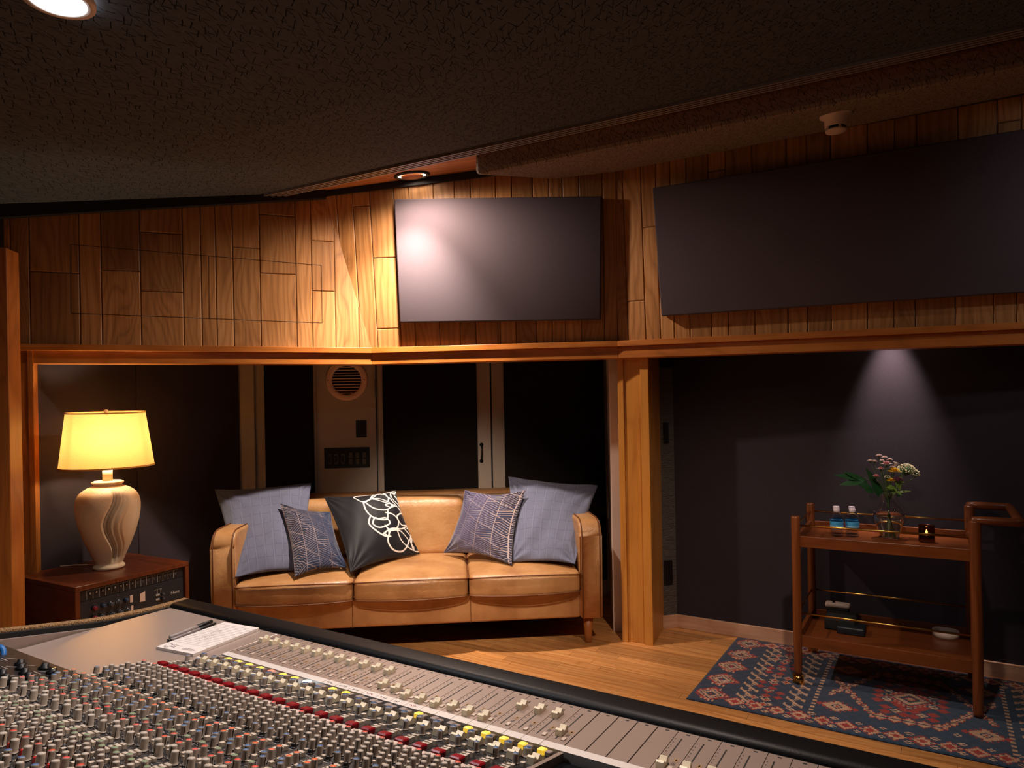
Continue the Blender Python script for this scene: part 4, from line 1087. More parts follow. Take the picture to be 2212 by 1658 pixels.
q1=hitz(1808,1157,TZ);q2=hitz(1842,1158,TZ)
q1.z=q2.z=TZ
bottle(q1,'front left small water bottle with blue label on the upper cart shelf');bottle(q2,'front small water bottle nearest the flower vase on the cart')
off=Vector((.028,.062,0))
bottle(q1+off*1.05,'back left small water bottle, mostly behind the front left one');bottle(q2+off*1.05,'back small water bottle behind the one nearest the vase')
# candle holder
cp=hitz(2002,1170,TZ);cp.z=TZ
ch=thing('candle_holder','smoked faceted glass holder with a lit tealight on the cart','candle holder',cp);mm=Matrix.Translation(cp)
def facet(r,z,a): return r*(1-.035*abs(math.sin(a*6+ (1 if int(z/.018)%2 else 0)*PI/2)))
m=MB();m.lathe([(.0005,0),(.030,0),(.0335,.004),(.0335,.018),(.0335,.036),(.0335,.054),(.0335,.072),(.0345,.076),(.031,.077),(.0295,.07),(.0295,.016),(.0005,.015)],48,0,mm,cap=False,rf=lambda r,z,a: facet(r,z,a) if r>.0332 else r);m.build('glass_cup','sglass',parent=ch)
M['wax']=plain('wax','#efe2cf',.5);M['tin']=plain('tin','#bdb6ac',.3,1);M['flame']=plain('flame','#ffffff',.5,emit='#ffca80',es=40)
m=MB();m.lathe([(.019,.016),(.0195,.028),(.018,.028),(.018,.026),(.0005,.026)],24,[0,0,0,1],mm);m.build('tealight',['tin','wax'],parent=ch)
m=MB();m.lathe([(.0005,.029),(.0045,.034),(.004,.042),(.0005,.055)],12,0,mm);m.build('flame','flame',parent=ch)
# vase
vp=hitz(1921,1163,TZ);vp.z=TZ
vase=thing('flower_vase','clear glass vase holding mixed flowers in the middle of the cart','vase',vp);mm=Matrix.Translation(vp)
vo=[(.001,.0),(.036,.0),(.040,.004),(.046,.03),(.058,.075),(.066,.11),(.064,.135),(.050,.158),(.038,.176),(.034,.195),(.038,.213),(.047,.225)]
vo=[(.001,0)]+cr1(vo[1:],4);vi=[(max(.001,r-.0022),max(z,.008)) for r,z in vo[::-1]]
m=MB();m.lathe(vo+vi,48,0,mm,cap=False);m.build('glass_body','vglass',parent=vase)
M['water']=glass('water','#f2efe4',1.33,0)
wi=[(max(.001,r-.0026),max(z,.0085)) for r,z in vo if z<.118];m=MB();m.lathe([(.0008,.0085)]+wi+[(.0008,wi[-1][1])],40,0,mm,cap=False);m.build('water','water',parent=vase)
# flowers
M['stem']=plain('stem_green','#3d5a26',.6);M['leafd']=plain('dark_leaf','#1f4a26',.4);M['leafl']=plain('light_leaf','#6a8c2a',.5);M['leafe']=plain('pale_leaf_edge','#8fa060',.5)
M['pinkp']=plain('pale_pink_petal','#fae6de',.7);M['pinkd']=plain('deep_pink_petal','#e6a2aa',.7);M['yel']=plain('yellow_petal','#f2c400',.6);M['pur']=plain('purple_petal','#5a1c3c',.7);M['lace']=plain('lace_petal','#cfc49a',.7)
def leaf(m,a,d,up,L,W,mi=0,curl=.25,n=6):
    d=Vector(d).normalized();s_=d.cross(Vector(up)).normalized();nn_=s_.cross(d)
    V_=[];
    for i in range(n+1):
        t=i/n;c=Vector(a)+d*(L*t)-nn_*(curl*L*t*t);w_=W*math.sin(PI*min(1,t**.8))*.5
        for e,(sx_,dz) in enumerate(((-1,.18),(0,0),(1,.18))): V_.append(c+s_*(sx_*w_)+nn_*(dz*w_))
    n0=len(V_);V_+=[p-nn_*.0006 for p in V_[:n0]]
    Fs=[]
    for i in range(n):
        for k in range(2):
            q=(i*3+k,i*3+k+1,i*3+4+k,i*3+3+k);Fs.append(q);Fs.append(tuple(x+n0 for x in q[::-1]))
    m.mesh(V_,Fs,mi,True)
rim=lambda k,r=.022: vp+Vector((r*math.cos(k),r*math.sin(k),.20))
def stemto(tip,k,par,mi='stem',r=.0014):
    b=vp+Vector((-.02*math.cos(k),-.02*math.sin(k),.012));m0=vp+Vector((.010*math.cos(k),.010*math.sin(k),.185));m1=m0.lerp(tip,.5)+Vector((0,0,.012))
    pts=[b,b.lerp(m0,.5),m0,m1,tip];m=MB();m.tube(pts,r,6);return m.build('stem',mi,parent=par)
def tipat(px,py,dy=0): 
    q=aty(px,py,vp.y+dy);return q
def carn(px,py,label,rad,deep=False,dy=0,k=0):
    t_=tipat(px,py,dy);f=thing('carnation',label,'flower',t_,0,'pink flowers in the vase');stemto(t_-Z*.008,k,f)
    m=MB();m.tube([t_-Z*.012,t_-Z*.004,t_],[.0015,.0035,.003],8);m.build('calyx','stem',parent=f)
    rn_=random.Random(int(px*7+py));m=MB()
    for layer in range(3):
        n_=7-layer
        for i in range(n_):
            a=2*PI*i/n_+layer*.5+rn_.random()*.3;el=.25+layer*.5;d=(math.cos(a)*math.cos(el),math.sin(a)*math.cos(el),math.sin(el));leaf(m,t_,d,(0,0,1) if layer<2 else (math.cos(a),math.sin(a),.2),rad*(1-.18*layer),rad*.95,(1 if (deep and layer>0) else 0),.1,4)
    m.build('petals',['pinkp','pinkd'],parent=f);return f
for i,(px,py,rad,deep,dy,k,lab) in enumerate(((1899,985,.013,0,0,2.4,'topmost pale pink flower of the vase'),(1911,988,.011,0,.02,2.0,'pale pink flower just right of the topmost one'),(1880,996,.012,0,0,2.8,'leftmost pale pink flower of the vase'),(1889,997,.011,0,-.01,2.6,'pale pink flower beside the leftmost one'),(1922,993,.010,0,.02,1.6,'small pale pink flower at the top right of the pink group'),(1915,1003,.020,1,-.03,1.9,'largest pink and white flower near the middle of the bouquet'),(1903,1013,.014,1,-.04,2.5,'round pink bud left of the yellow flower'),(1893,1029,.014,1,-.05,2.9,'lowest round pink bud, at the left of the bouquet'),(1905,995,.009,0,.01,2.2,'little half-open pink bud under the topmost flower'),(1928,1010,.012,0,-.03,1.2,'pale lilac flower right above the yellow one'))):
    carn(px,py,lab,rad*1.35,deep,dy,k)
t_=tipat(1932,1000,0);f=thing('calla_lily','small white trumpet flower above the yellow one','flower',t_);stemto(t_-Z*.02,1.1,f)
m=MB();mmf=Matrix.Translation(t_-Z*.022)@Matrix.Rotation(.35,4,'Y');m.lathe([(.002,0),(.005,.010),(.007,.018),(.013,.027),(.0125,.0265),(.006,.018),(.003,.008)],18,0,mmf,cap=False);m.build('petal','white',parent=f)
for (px,py,rad,lab,k) in ((1932,1018,.030,'large bright yellow flower in the middle of the bouquet',1.0),(1925,1038,.021,'smaller yellow flower low beside the purple one',1.3)):
    t_=tipat(px,py,-.05);f=thing('yellow_flower',lab,'flower',t_,0,'yellow flowers in the vase');stemto(t_-Z*.004,k,f);m=MB()
    for layer in range(3):
        for i in range(9-layer): 
            a=2*PI*i/(9-layer)+layer;el=.15+layer*.45;leaf(m,t_,(math.cos(a)*math.cos(el),math.sin(a)*math.cos(el)-.35,math.sin(el)),(0,-.3,1),rad*(1-.15*layer),rad*.5,0,.1,4)
    m.build('petals','yel',parent=f)
def cluster(name,label,px,py,R_,n_,r0,mat,dy,k,cat='flower',flat_=.6):
    t_=tipat(px,py,dy);f=thing(name,label,cat,t_);stemto(t_-Z*R_*.6,k,f);rn_=random.Random(int(px));m=MB();ms=MB()
    for i in range(n_):
        th_=rn_.uniform(0,2*PI);ph_=math.acos(rn_.uniform(-.25,1));p=t_+Vector((R_*math.sin(ph_)*math.cos(th_),R_*math.sin(ph_)*math.sin(th_),R_*flat_*math.cos(ph_)))
        m.lathe([(.0003,-r0),(r0,0),(.0003,r0)],6,0,Matrix.Translation(p),smooth=False);ms.tube([t_-Z*R_*.7,p],.0005,3)
    m.build('florets',mat,parent=f);ms.build('stalks','stem',parent=f)
cluster('purple_flower','dark purple flower head low on the right of the bouquet',1939,1036,.020,120,.003,'pur',-.055,.8)
cluster('lace_flower','wide creamy lace flower head on the right of the bouquet',1957,1015,.038,210,.0026,'lace',.01,.5,flat_=.75)
cluster('lace_flower','small drooping creamy sprig at the far right of the bouquet',1978,1024,.017,60,.0025,'lace',.01,.2,flat_=1.2)
cluster('lace_flower','pale green flower head above the purple one',1917,1030,.012,50,.0022,'lace',-.04,1.4)
gf=thing('leafy_branch','long branch of dark green leaves reaching out to the left','foliage',tipat(1860,1040));stemto(tipat(1868,1030),3.0,gf,r=.0018)
T_=lambda a,b,c=0: tipat(a,b,c)
for (a,b,c,d,W) in (((1875,1042),(1826,1018),0,0,.022),((1866,1036),(1808,1024),0,0,.024),((1868,1038),(1818,1045),-.01,0,.026),((1880,1050),(1856,1047),-.02,0,.024),((1888,1064),(1862,1048),-.03,0,.030),((1896,1058),(1874,1012),-.02,0,.026),((1900,1072),(1884,1040),-.03,0,.026),((1905,1068),(1893,1038),-.02,.01,.020)):
    p=T_(*a,c);q=T_(*b,c+d);m=MB();leaf(m,p,q-p,(.1,-.8,.6),(q-p).length*1.08,W*1.35,0,.06,8);m.build('leaf','leafd',parent=gf)
gf=thing('leafy_sprig','small bright green leafy sprig at the right rim of the vase','foliage',tipat(1935,1060));stemto(tipat(1940,1046,-.03),.7,gf)
rn_=random.Random(3)
for i in range(16):
    p=T_(1926+rn_.uniform(-4,18),1062-rn_.uniform(0,26),-.05+rn_.uniform(-.02,.02));m=MB();a=rn_.uniform(0,6.3);leaf(m,p,(math.cos(a),-.3,math.sin(a)*.8+.3),(0,-1,.4),.030,.014,0,.2,5);m.build('leaf','leafl',parent=gf)
gf=thing('slender_leaf','slender dark leaf pointing right over the vase rim','foliage',tipat(1945,1060));stemto(tipat(1942,1061),.3,gf)
p=T_(1941,1062);q=T_(1968,1060);m=MB();leaf(m,p,q-p,(0,-.5,.8),(q-p).length,.016,0,.0,8);m.build('leaf','leafe',parent=gf)
p=T_(1938,1072);q=T_(1952,1062);m=MB();leaf(m,p,q-p,(0,-.5,.8),(q-p).length,.014,0,.0,8);m.build('leaf','leafd',parent=gf)
# things on the lower tray
LZ=.182+.014
M['slate']=plain('slate_plastic','#141a22',.45);M['redp']=plain('red_plastic','#a01818',.4)
bp=hitz(1828,1368,LZ);bp.z=LZ
bx=thing('game_console_box','black chunky electronic gadget on the left of the lower cart shelf','gadget',bp)
bx.name='black_gadget'
gm=frame(bp,cxd,cyd)
m=MB();m.box((-.03,.09,.030),(.135,.14,.060),0,gm,.012,3);m.build('body','blackm',parent=bx)
m=MB();m.box((.02,.03,.018),(.12,.10,.036),0,gm,.010,3);m.build('front_block','slate',parent=bx)
m=MB();m.lathe([(.007,0),(.007,.01),(.0003,.014)],14,0,gm@Matrix.Translation((-.028,.055,.046)));m.build('button','chrome',parent=bx)
m=MB();m.box((-.028,.042,.020),(.008,.004,.016),0,gm,.001);m.build('red_tab','redp',parent=bx)
wp_=gm@Vector((-.055,.205,.0));wt=thing('white_mouse','white oblong handset lying behind the black gadget','handset',wp_);wt.name='white_handset'
m=MB();m.box((0,0,.075),(.115,.05,.024),0,frame(wp_,cxd,cyd),.011,3);wb=m.build('shell','white',parent=wt)
m=MB();m.box((0,0,.0315),(.10,.06,.063),0,frame(wp_,cxd,cyd),.004);sb_=tag(m.build('black_box','blackm'),'black box under the white handset on the lower cart shelf','box')
m=MB();m.box((-.02,-.001,.0875),(.012,.02,.002),0,frame(wp_,cxd,cyd));m.build('button','slate',parent=wt)
tp=hitz(2043,1374,LZ);tp.z=LZ
m=MB();m.lathe([(.042,0),(.054,0),(.054,.030),(.042,.030),(.042,0)],48,0,None,cap=False);o=m.build('tape_roll','white');o.location=tp;tag(o,'white ring-shaped roll of tape on the lower cart shelf','tape roll')

# ------------------------------------------------------------------ rug
RU0,RV0,RV1=-.957,2.925,3.832;cs_=.0085;RLn=1.66
nx=int(RLn/cs_);ny=int((RV1-RV0)/cs_)
NAVY=srgb('#2b3850');NAV2=srgb('#243a50');CRM=srgb('#c99e80');RED=srgb('#a3322c');TEAL=srgb('#27405a')
G=[[0]*ny for _ in range(nx)]
def setc(i,j,c):
    if 0<=i<nx and 0<=j<ny: G[i][j]=c
def dia(ci,cj,r,layers,teeth=True,ax=1.0,ay=1.0):
    for i in range(int(ci-r*1.6),int(ci+r*1.6)+1):
        for j in range(int(cj-r*1.6),int(cj+r*1.6)+1):
            dx=abs(i-ci)*ax;dy=abs(j-cj)*ay;d=dx+dy
            if teeth: d=d+(1.6 if (int(abs(i-ci)//2+abs(j-cj)//2)%2) and d>r*.72 else 0)
            for rr_,c in layers:
                if d<=r*rr_: 
                    setc(i,j,c)
                    break
BIG=[(.10,2),(.22,1),(.34,0),(.50,1),(.58,0),(.84,1),(1.0,2)]
# left-hand large hooked diamonds
for side in (0,1):
    bi=(lambda x: x) if side==0 else (lambda x: nx-1-x)
    for k in range(5):
        cj=ny*(.10+.20*k);dia(bi(9),cj,9.5,[(.12,2),(.28,0),(.5,1),(.6,0),(.86,1),(1.0,2)],True,.95,1.0)
        for e in (-1,1):
            for q in range(4):
                for w_ in range(3): setc(int(bi(6+q*2)),int(cj+e*(6+q*.5)+w_-1),1 if w_<2 else 2)
    # hook chains
    for x0 in (21,44):
        for j in range(ny-10,8,-1):
            for i in range(9):
                a=(j+i)%8;b=(j-i)%8;on=False
                if i in(0,8): on=(j%8)<3
                elif a in(0,1) : on=True
                elif b in (4,) and 2<i<7: on=True
                if i==4 and j%8 in (2,3): on=True
                if on: setc(int(bi(x0+i)),j,1)
    for j in range(8,ny-8):
        if j%4<2: setc(int(bi(56)),j,1);setc(int(bi(57)),j,1)
        if (j+2)%4<2: setc(int(bi(58)),j,1) if False else None
    # red florets
    for k,cj in enumerate(range(14,ny-8,11)):
        ci=bi(34+(3 if k%2 else -2))
        for (a,b) in ((-3,-3),(3,3),(-3,3),(3,-3)):
            dia(ci+a,cj+b,2.4,[(.5,2),(1,2)] if k%3 else [(.5,2),(1,1)],False)
        dia(bi(34),cj+5,2.2,[(.5,0),(1,1)],False)
# lower and upper rosette borders
for row,cj in ((0,7),(1,ny-8)):
    for k in range(30):
        ci=22+k*10.2 if True else 0
        if ci>nx-20: break
        dia(ci,cj+(.0),5.6,[(.25,2),(.45,1),(.30,2),(.82,1),(1.0,2)] if False else [(.42,2),(.82,1),(1.0,2)],True)
        dia(ci+5,cj+(-4 if row==0 else 4),1.8,[(.4,0),(1,1)],False);dia(ci+5,cj+(5 if row==0 else -5),1.8,[(.4,0),(1,1)],False)
# central field: toothed garland, big medallions
x0,x1=62,nx-62;cxm=(x0+x1)/2;cym=ny/2
def gar(i0,j0,i1,j1):
    n=int(max(abs(i1-i0),abs(j1-j0)))
    for k in range(n+1):
        t=k/n;i=i0+(i1-i0)*t;j=j0+(j1-j0)*t;h=(k%6);hh_=3-abs(h-3)+1
        for w_ in range(-hh_,hh_+1): setc(int(i),int(j)+w_,1 if abs(w_)<hh_ else 2)
        setc(int(i),int(j),0)
q=.30*(x1-x0)
gar(x0,ny*.62,x0+q,ny*.24);gar(x0+q,ny*.24,x1-q,ny*.24);gar(x1-q,ny*.24,x1,ny*.62)
gar(x0,ny*.38,x0+q,ny*.78);gar(x0+q,ny*.78,x1-q,ny*.78);gar(x1-q,ny*.78,x1,ny*.38)
for (ci,cj) in ((x0+5,ny*.25),(x1-5,ny*.25),(x0+5,ny*.75),(x1-5,ny*.75)):
    dia(ci,cj,9,[(.12,2),(.26,1),(.36,0),(.5,1),(.6,1),(.84,1),(1,2)],True,.9,1.1)
for (fx,fy) in ((.42,.33),(.58,.33),(.36,.45),(.64,.45),(.5,.42),(.42,.67),(.58,.67),(.36,.57),(.64,.57),(.5,.58)):
    ci=x0+(x1-x0)*fx;cj=ny*fy
    for (a,b) in ((-4,-3),(4,3),(-4,3),(4,-3)): dia(ci+a,cj+b,3,[(.5,2),(1,2)],False)
    dia(ci,cj,2.6,[(.4,0),(1,1)],False)
dia(cxm,cym,13,[(.12,1),(.25,2),(.4,0),(.6,1),(.7,0),(.9,2),(1,1)],True)
rn_=random.Random(9)
for k in range(50):
    ci=rn_.uniform(x0,x1);cj=rn_.uniform(14,ny-14)
    if all(G[int(ci)+a][int(cj)+b]==0 for a in range(-3,4) for b in range(-3,4)): dia(ci,cj,2.2,[(.4,0),(1,1)],False)
pal=[NAVY,CRM,RED]
V_=[];Fs=[];Cc=[]
ru0=UV(RU0+RLn/2,(RV0+RV1)/2,0)
for i in range(nx+1):
    for j in range(ny+1):
        hz=.0075+(0.0 if 0<i<nx and 0<j<ny else -.003)
        p=UV(RU0+i*cs_,RV0+j*cs_+ .0025*math.sin(i*.06),hz+.0005*math.sin(i*.9)*math.cos(j*.8));V_.append(p)
for i in range(nx):
    for j in range(ny):
        Fs.append((i*(ny+1)+j,(i+1)*(ny+1)+j,(i+1)*(ny+1)+j+1,i*(ny+1)+j+1));g=G[i][j]
        if i<2 or j<2 or i>nx-3 or j>ny-3: g=0
        c=pal[g]
        if g==0:
            t2=max(0,min(1,(i-50)/40));c=tuple(NAVY[k]*(1-t2)+TEAL[k]*t2 for k in range(4))
        s_=random.uniform(.82,1.12);Cc.append((c[0]*s_,c[1]*s_,c[2]*s_,1))
n0=len(V_);per=[i*(ny+1) for i in range(nx+1)]+[nx*(ny+1)+j for j in range(1,ny+1)]+[i*(ny+1)+ny for i in range(nx-1,-1,-1)]+[j for j in range(ny-1,0,-1)]
for k in per: p=V_[k].copy();p.z=.0005;V_.append(p)
for k in range(len(per)):
    Fs.append((per[k],n0+k,n0+(k+1)%len(per),per[(k+1)%len(per)]));Cc.append(tuple(x*.5 for x in NAVY[:3])+(1,))
M['rug']=vcol('rug_wool',.98,.3,600,.5)
rz=-TH;inv=(Matrix.Translation(ru0)@Matrix.Rotation(rz,4,'Z')).inverted()
m=MB();m.mesh([inv@p for p in V_],Fs,0,False,None,Cc);rug=m.build('rug','rug');rug.matrix_basis=Matrix.Translation(ru0)@Matrix.Rotation(rz,4,'Z')
tag(rug,'navy, red and cream patterned wool rug under the drinks cart','rug')

# ------------------------------------------------------------------ mixing console
CZ_=.73;TI=.2;VB=.995   # flat fader deck height, tilt of the module field, fold line
UL,UR=-1.433,-.540;PIT=(UR-UL)/24
cons=thing('mixing_console','long grey audio mixing console full of knobs and faders in the foreground','mixing console',UV(-1.0,.75,0),-TH)
wc=Matrix.Rotation(-TH,4,'Z')
def mz(v): return CZ_-.006+TI*(VB-v)
def CB(name,u0,u1,v0,v1,z0,z1,mat,bev=.0,par=cons):
    m=MB();m.box(((u0+u1)/2,(v0+v1)/2,(z0+z1)/2),(u1-u0,v1-v0,z1-z0),0,wc);return m.build(name,mat,parent=par,bevel=bev)
M['deck']=plain('deck_grey','#9c887c',.38,.15,spec=.5);M['deck2']=plain('plate_grey','#ad9a8e',.27,.15,spec=.7)
M['mod']=plain('module_black','#1c1b1e',.45);M['strip']=plain('write_strip','#d8cfc8',.5);M['scr']=plain('dark_screen','#0a0d10',.25)
M['padk']=fabric('padded_vinyl','#0b0a0b','#111011',260,.45,0,.3)
M['silk']=plain('silkscreen_white','#c9beb4',.6);M['silkk']=plain('silkscreen_black','#1a1512',.6)
UE=.9
# body below the deck
CB('body',-1.90,UE,.30,1.19,.42,CZ_-.045,'blackm')
for u in (-1.80,-.5,.8):
    for v in (.38,1.10): CB('leg',u-.05,u+.05,v-.05,v+.05,0,.42,'blackm',.004)
# fader deck made of strips
def strip(u0,u1,nm,mat='deck'):
    g=.0006;m=MB();m.box(((u0+u1)/2,(1.008+1.152)/2,CZ_-.01),(u1-u0-2*g,.144,.02),0,wc)
    return m,u0,u1
def add_marks(m,uc,u0,u1,slot=True,full=True):
    e=.00035
    def mk(a,b,c,d,mi): m.box(((a+b)/2,(c+d)/2,CZ_+e/2),(b-a,d-c,e),mi,wc)
    if slot: mk(uc-.0011,uc+.0011,1.022,1.128,2)
    if full:
        for k in range(9): mk(uc-.0105,uc-.0085,1.028+k*.0118,1.0295+k*.0118,2)
        mk(u1-.013,u1-.006,1.050,1.060,3)
        for k in range(3): mk(u1-.0125+k*.0022,u1-.0118+k*.0022,1.038,1.046,2)
        mk(u1-.0115,u1-.0075,1.054,1.0562,2);mk(u1-.0102,u1-.0088,1.0515,1.0588,2)
        m.box((u1-.010,1.026,CZ_+.001),(.0065,.010,.002),1,wc)
    mk((u0+u1)/2-.003,(u0+u1)/2+.003,1.1435,1.147,2)
M['ochre']=plain('ochre_patch','#a8865c',.5);M['btnw']=plain('button_offwhite','#cbb9aa',.5)
seq=[]
for k in range(24): seq.append((UL+k*PIT,UL+(k+1)*PIT,True))
for k in range(4): seq.append((UR+k*PIT+.001,UR+(k+1)*PIT,False))
for k in range(4,24): seq.append((UR+k*PIT,UR+(k+1)*PIT,True))
for (a,b,has) in seq:
    m,u0,u1=strip(a,b,'');add_marks(m,a+.0135,a,b,has,has);m.build('fader_strip',['deck','btnw','silkk','ochre'],parent=cons)
# fader caps
M['capc']=plain('fader_cream','#f0e2c4',.4)
capme=None
def fcap(u,v,z,L=.026,W=.0125,H=.012,name='fader_cap',par=cons,tilt=0):
    m=MB();prof=[(-L/2,0),(-L/2*.92,H*.85),(-L*.30,H),(-L*.06,H*.52),(L*.06,H*.52),(L*.30,H),(L/2*.92,H*.85),(L/2,0)]
    M_=wc@Matrix.Translation((u,v,z))@Matrix.Rotation(tilt,4,'X')
    poly=[M_@Vector((-W/2,y,h)) for y,h in prof];off=(M_.to_3x3()@Vector((W,0,0)))
    m.prism(poly,off,0);m.box((0,0,H*.53),(W*1.01,.0012,.0006),1,M_)
    return m.build(name,['capc','silkk'],parent=par,bevel=.0007)
vs_=[1.104]*12+[1.045,1.042,1.028,1.028,1.028,1.033,1.030,1.028,1.101,1.103,1.103,1.049]
for k in range(24): fcap(UL+k*PIT+.0135,vs_[k]-.004,CZ_)
for k,v in zip(range(4,24),[1.034,1.035,1.040,1.03,1.03,1.05]+[1.03]*14):
    fcap(UR+k*PIT+.0135,v-.004,CZ_)
# write strip
m=MB();m.box(((UL+UE)/2,.9985,CZ_-.008),(UE-UL,.0185,.018),0,wc);
rn_=random.Random(5)
for k in (9,10,11,12,13,14,15):
    u=UL+k*PIT+.008
    for q in range(rn_.randint(4,7)):
        m.box((u+q*.0028,.998+rn_.uniform(-.002,.002),CZ_+.0012),(.0006,rn_.uniform(.002,.005),.0003),1+(k==12 or k==15),wc)
        m.box((u+q*.0028+.001,.998+rn_.uniform(-.002,.002),CZ_+.0012),(.0016,.0005,.0003),1+(k==12 or k==15),wc)
for k in range(1,24): m.box((UL+k*PIT,.9985,CZ_+.0011),(.0005,.018,.0002),1,wc) if k>8 else None
M['inkred']=plain('ink_red','#a04038',.6);m.build('write_strip',['strip','silkk','inkred'],parent=cons)
# padded arm rest along the engineer's side and rounded corner
def bolster(u0,u1,v0,v1,z0,z1):
    bm=bmesh.new();bmesh.ops.create_cube(bm,size=1)
    for p in bm.verts: p.co=Vector(((u0+u1)/2+p.co.x*(u1-u0),(v0+v1)/2+p.co.y*(v1-v0),(z0+z1)/2+p.co.z*(z1-z0)))
    bmesh.ops.bevel(bm,geom=[e for e in bm.edges],offset=.018,segments=5,profile=.5,affect='EDGES')
    m=MB();m.bm(bm,0,True,wc);return m
bolster(-1.935,UE,1.158,1.232,CZ_-.075,CZ_+.008).build('arm_rest','padk',parent=cons)
CB('arm_rest_rail',-1.93,UE,1.152,1.162,CZ_-.05,CZ_-.003,'blackm',.001)
# left cheek: curved side with speckled top edge
t=NT('speckled_edge');f=t.noise(t.coord('Object'),260,3,.8);t.col(t.ramp(f,[(.42,srgb('#3a2614')),(.50,srgb('#a0764a')),(.62,srgb('#c39a68'))]));t.rough(.9);t.bump(f,.8,.004);M['speck']=t.m
pr=[(v,CZ_-.005+ (.0 if v>1.12 else (1.12-v)*.06+max(0,.98-v)*.10)) for v in (1.235,1.20,1.16,1.12,1.08,1.04,1.0,.95,.90,.85,.80,.74,.68,.60,.50,.40,.30)]
def chk(u0,u1,dz0,dz1,name,mat,bev=0,zf=None):
    m=MB();V_=[];n=len(pr)
    for (v,z) in pr:
        zb=zf if zf is not None else z+dz0
        V_+=[wc@Vector((u0,v,zb)),wc@Vector((u1,v,zb)),wc@Vector((u1,v,z+dz1)),wc@Vector((u0,v,z+dz1))]
    Fs=[(0,1,2,3),((n-1)*4+3,(n-1)*4+2,(n-1)*4+1,(n-1)*4)]
    for i in range(n-1):
        for k in range(4): Fs.append((i*4+k,(i+1)*4+k,(i+1)*4+(k+1)%4,i*4+(k+1)%4))
    m.mesh(V_,Fs,0,False);return m.build(name,mat,parent=cons,bevel=bev,merge=True)
chk(-1.965,-1.935,0,0,'side_cheek','blackm',0,.42)
chk(-1.967,-1.938,-.004,.006,'speckled_trim','speck',.002)
chk(-1.934,-1.924,-.012,.0,'inner_edge','blackm')
chk(-1.923,-1.912,0,-.012,'inner_side','deck',0,.62)
# big blank plate with the note pad
m=MB();m.box(((-1.905-1.434)/2,(.745+1.152)/2,CZ_-.006),(.469,.407,.012),0,wc);m.build('blank_plate','deck2',parent=cons,bevel=.001)
m=MB();m.box(((-1.905-1.434)/2,.757,CZ_+.0004),(.468,.020,.0015),0,wc);m.build('plate_lip','deck2',parent=cons)
# module field
def field(u0,u1,v0,v1,mat,name,dz=0):
    m=MB();a=wc@Vector((u0,v0,mz(v0)+dz));b=wc@Vector((u1,v0,mz(v0)+dz));c=wc@Vector((u1,v1,mz(v1)+dz));d=wc@Vector((u0,v1,mz(v1)+dz))
    m.prism([a,b,c,d],(0,0,-.03),0);return m
VN=.30
nv=Vector((0,TI,1)).normalized()
tl_=math.atan(TI)
def MM(u,v,h=0): return wc@Matrix.Translation((u,v,mz(v)+h))@Matrix.Rotation(-tl_,4,'X')
rows=[]  # (v, du, kind)
# kinds: k plain knob, B blue, R red, O orange, G green(ring), T tall plain, L large blue, s small black
rows=[(.938,.0075,'L'),(.896,.0110,'B'),(.800,.0075,'R'),
 (.796,.0290,'k'),(.783,.0180,'k'),(.783,.0335,'k'),(.766,.0085,'k'),(.766,.0265,'k'),(.749,.0180,'k'),(.733,.0085,'k'),(.733,.0270,'k'),(.716,.0180,'k'),
 (.705,.0090,'B'),(.705,.0275,'s'),
 (.662,.0080,'O'),(.646,.0110,'O'),(.632,.0125,'B'),(.620,.0250,'B'),(.600,.0280,'G'),(.588,.0130,'R'),(.572,.0145,'R'),(.556,.0260,'T'),(.545,.0110,'T'),
 (.505,.0080,'G'),(.497,.0270,'G'),(.484,.0110,'k'),(.476,.0290,'k'),(.464,.0120,'k'),(.450,.0270,'k'),(.441,.0105,'R'),(.424,.0200,'T'),(.405,.0110,'B'),(.396,.0290,'k'),(.380,.0140,'k'),(.362,.0270,'B'),(.345,.0110,'R')]
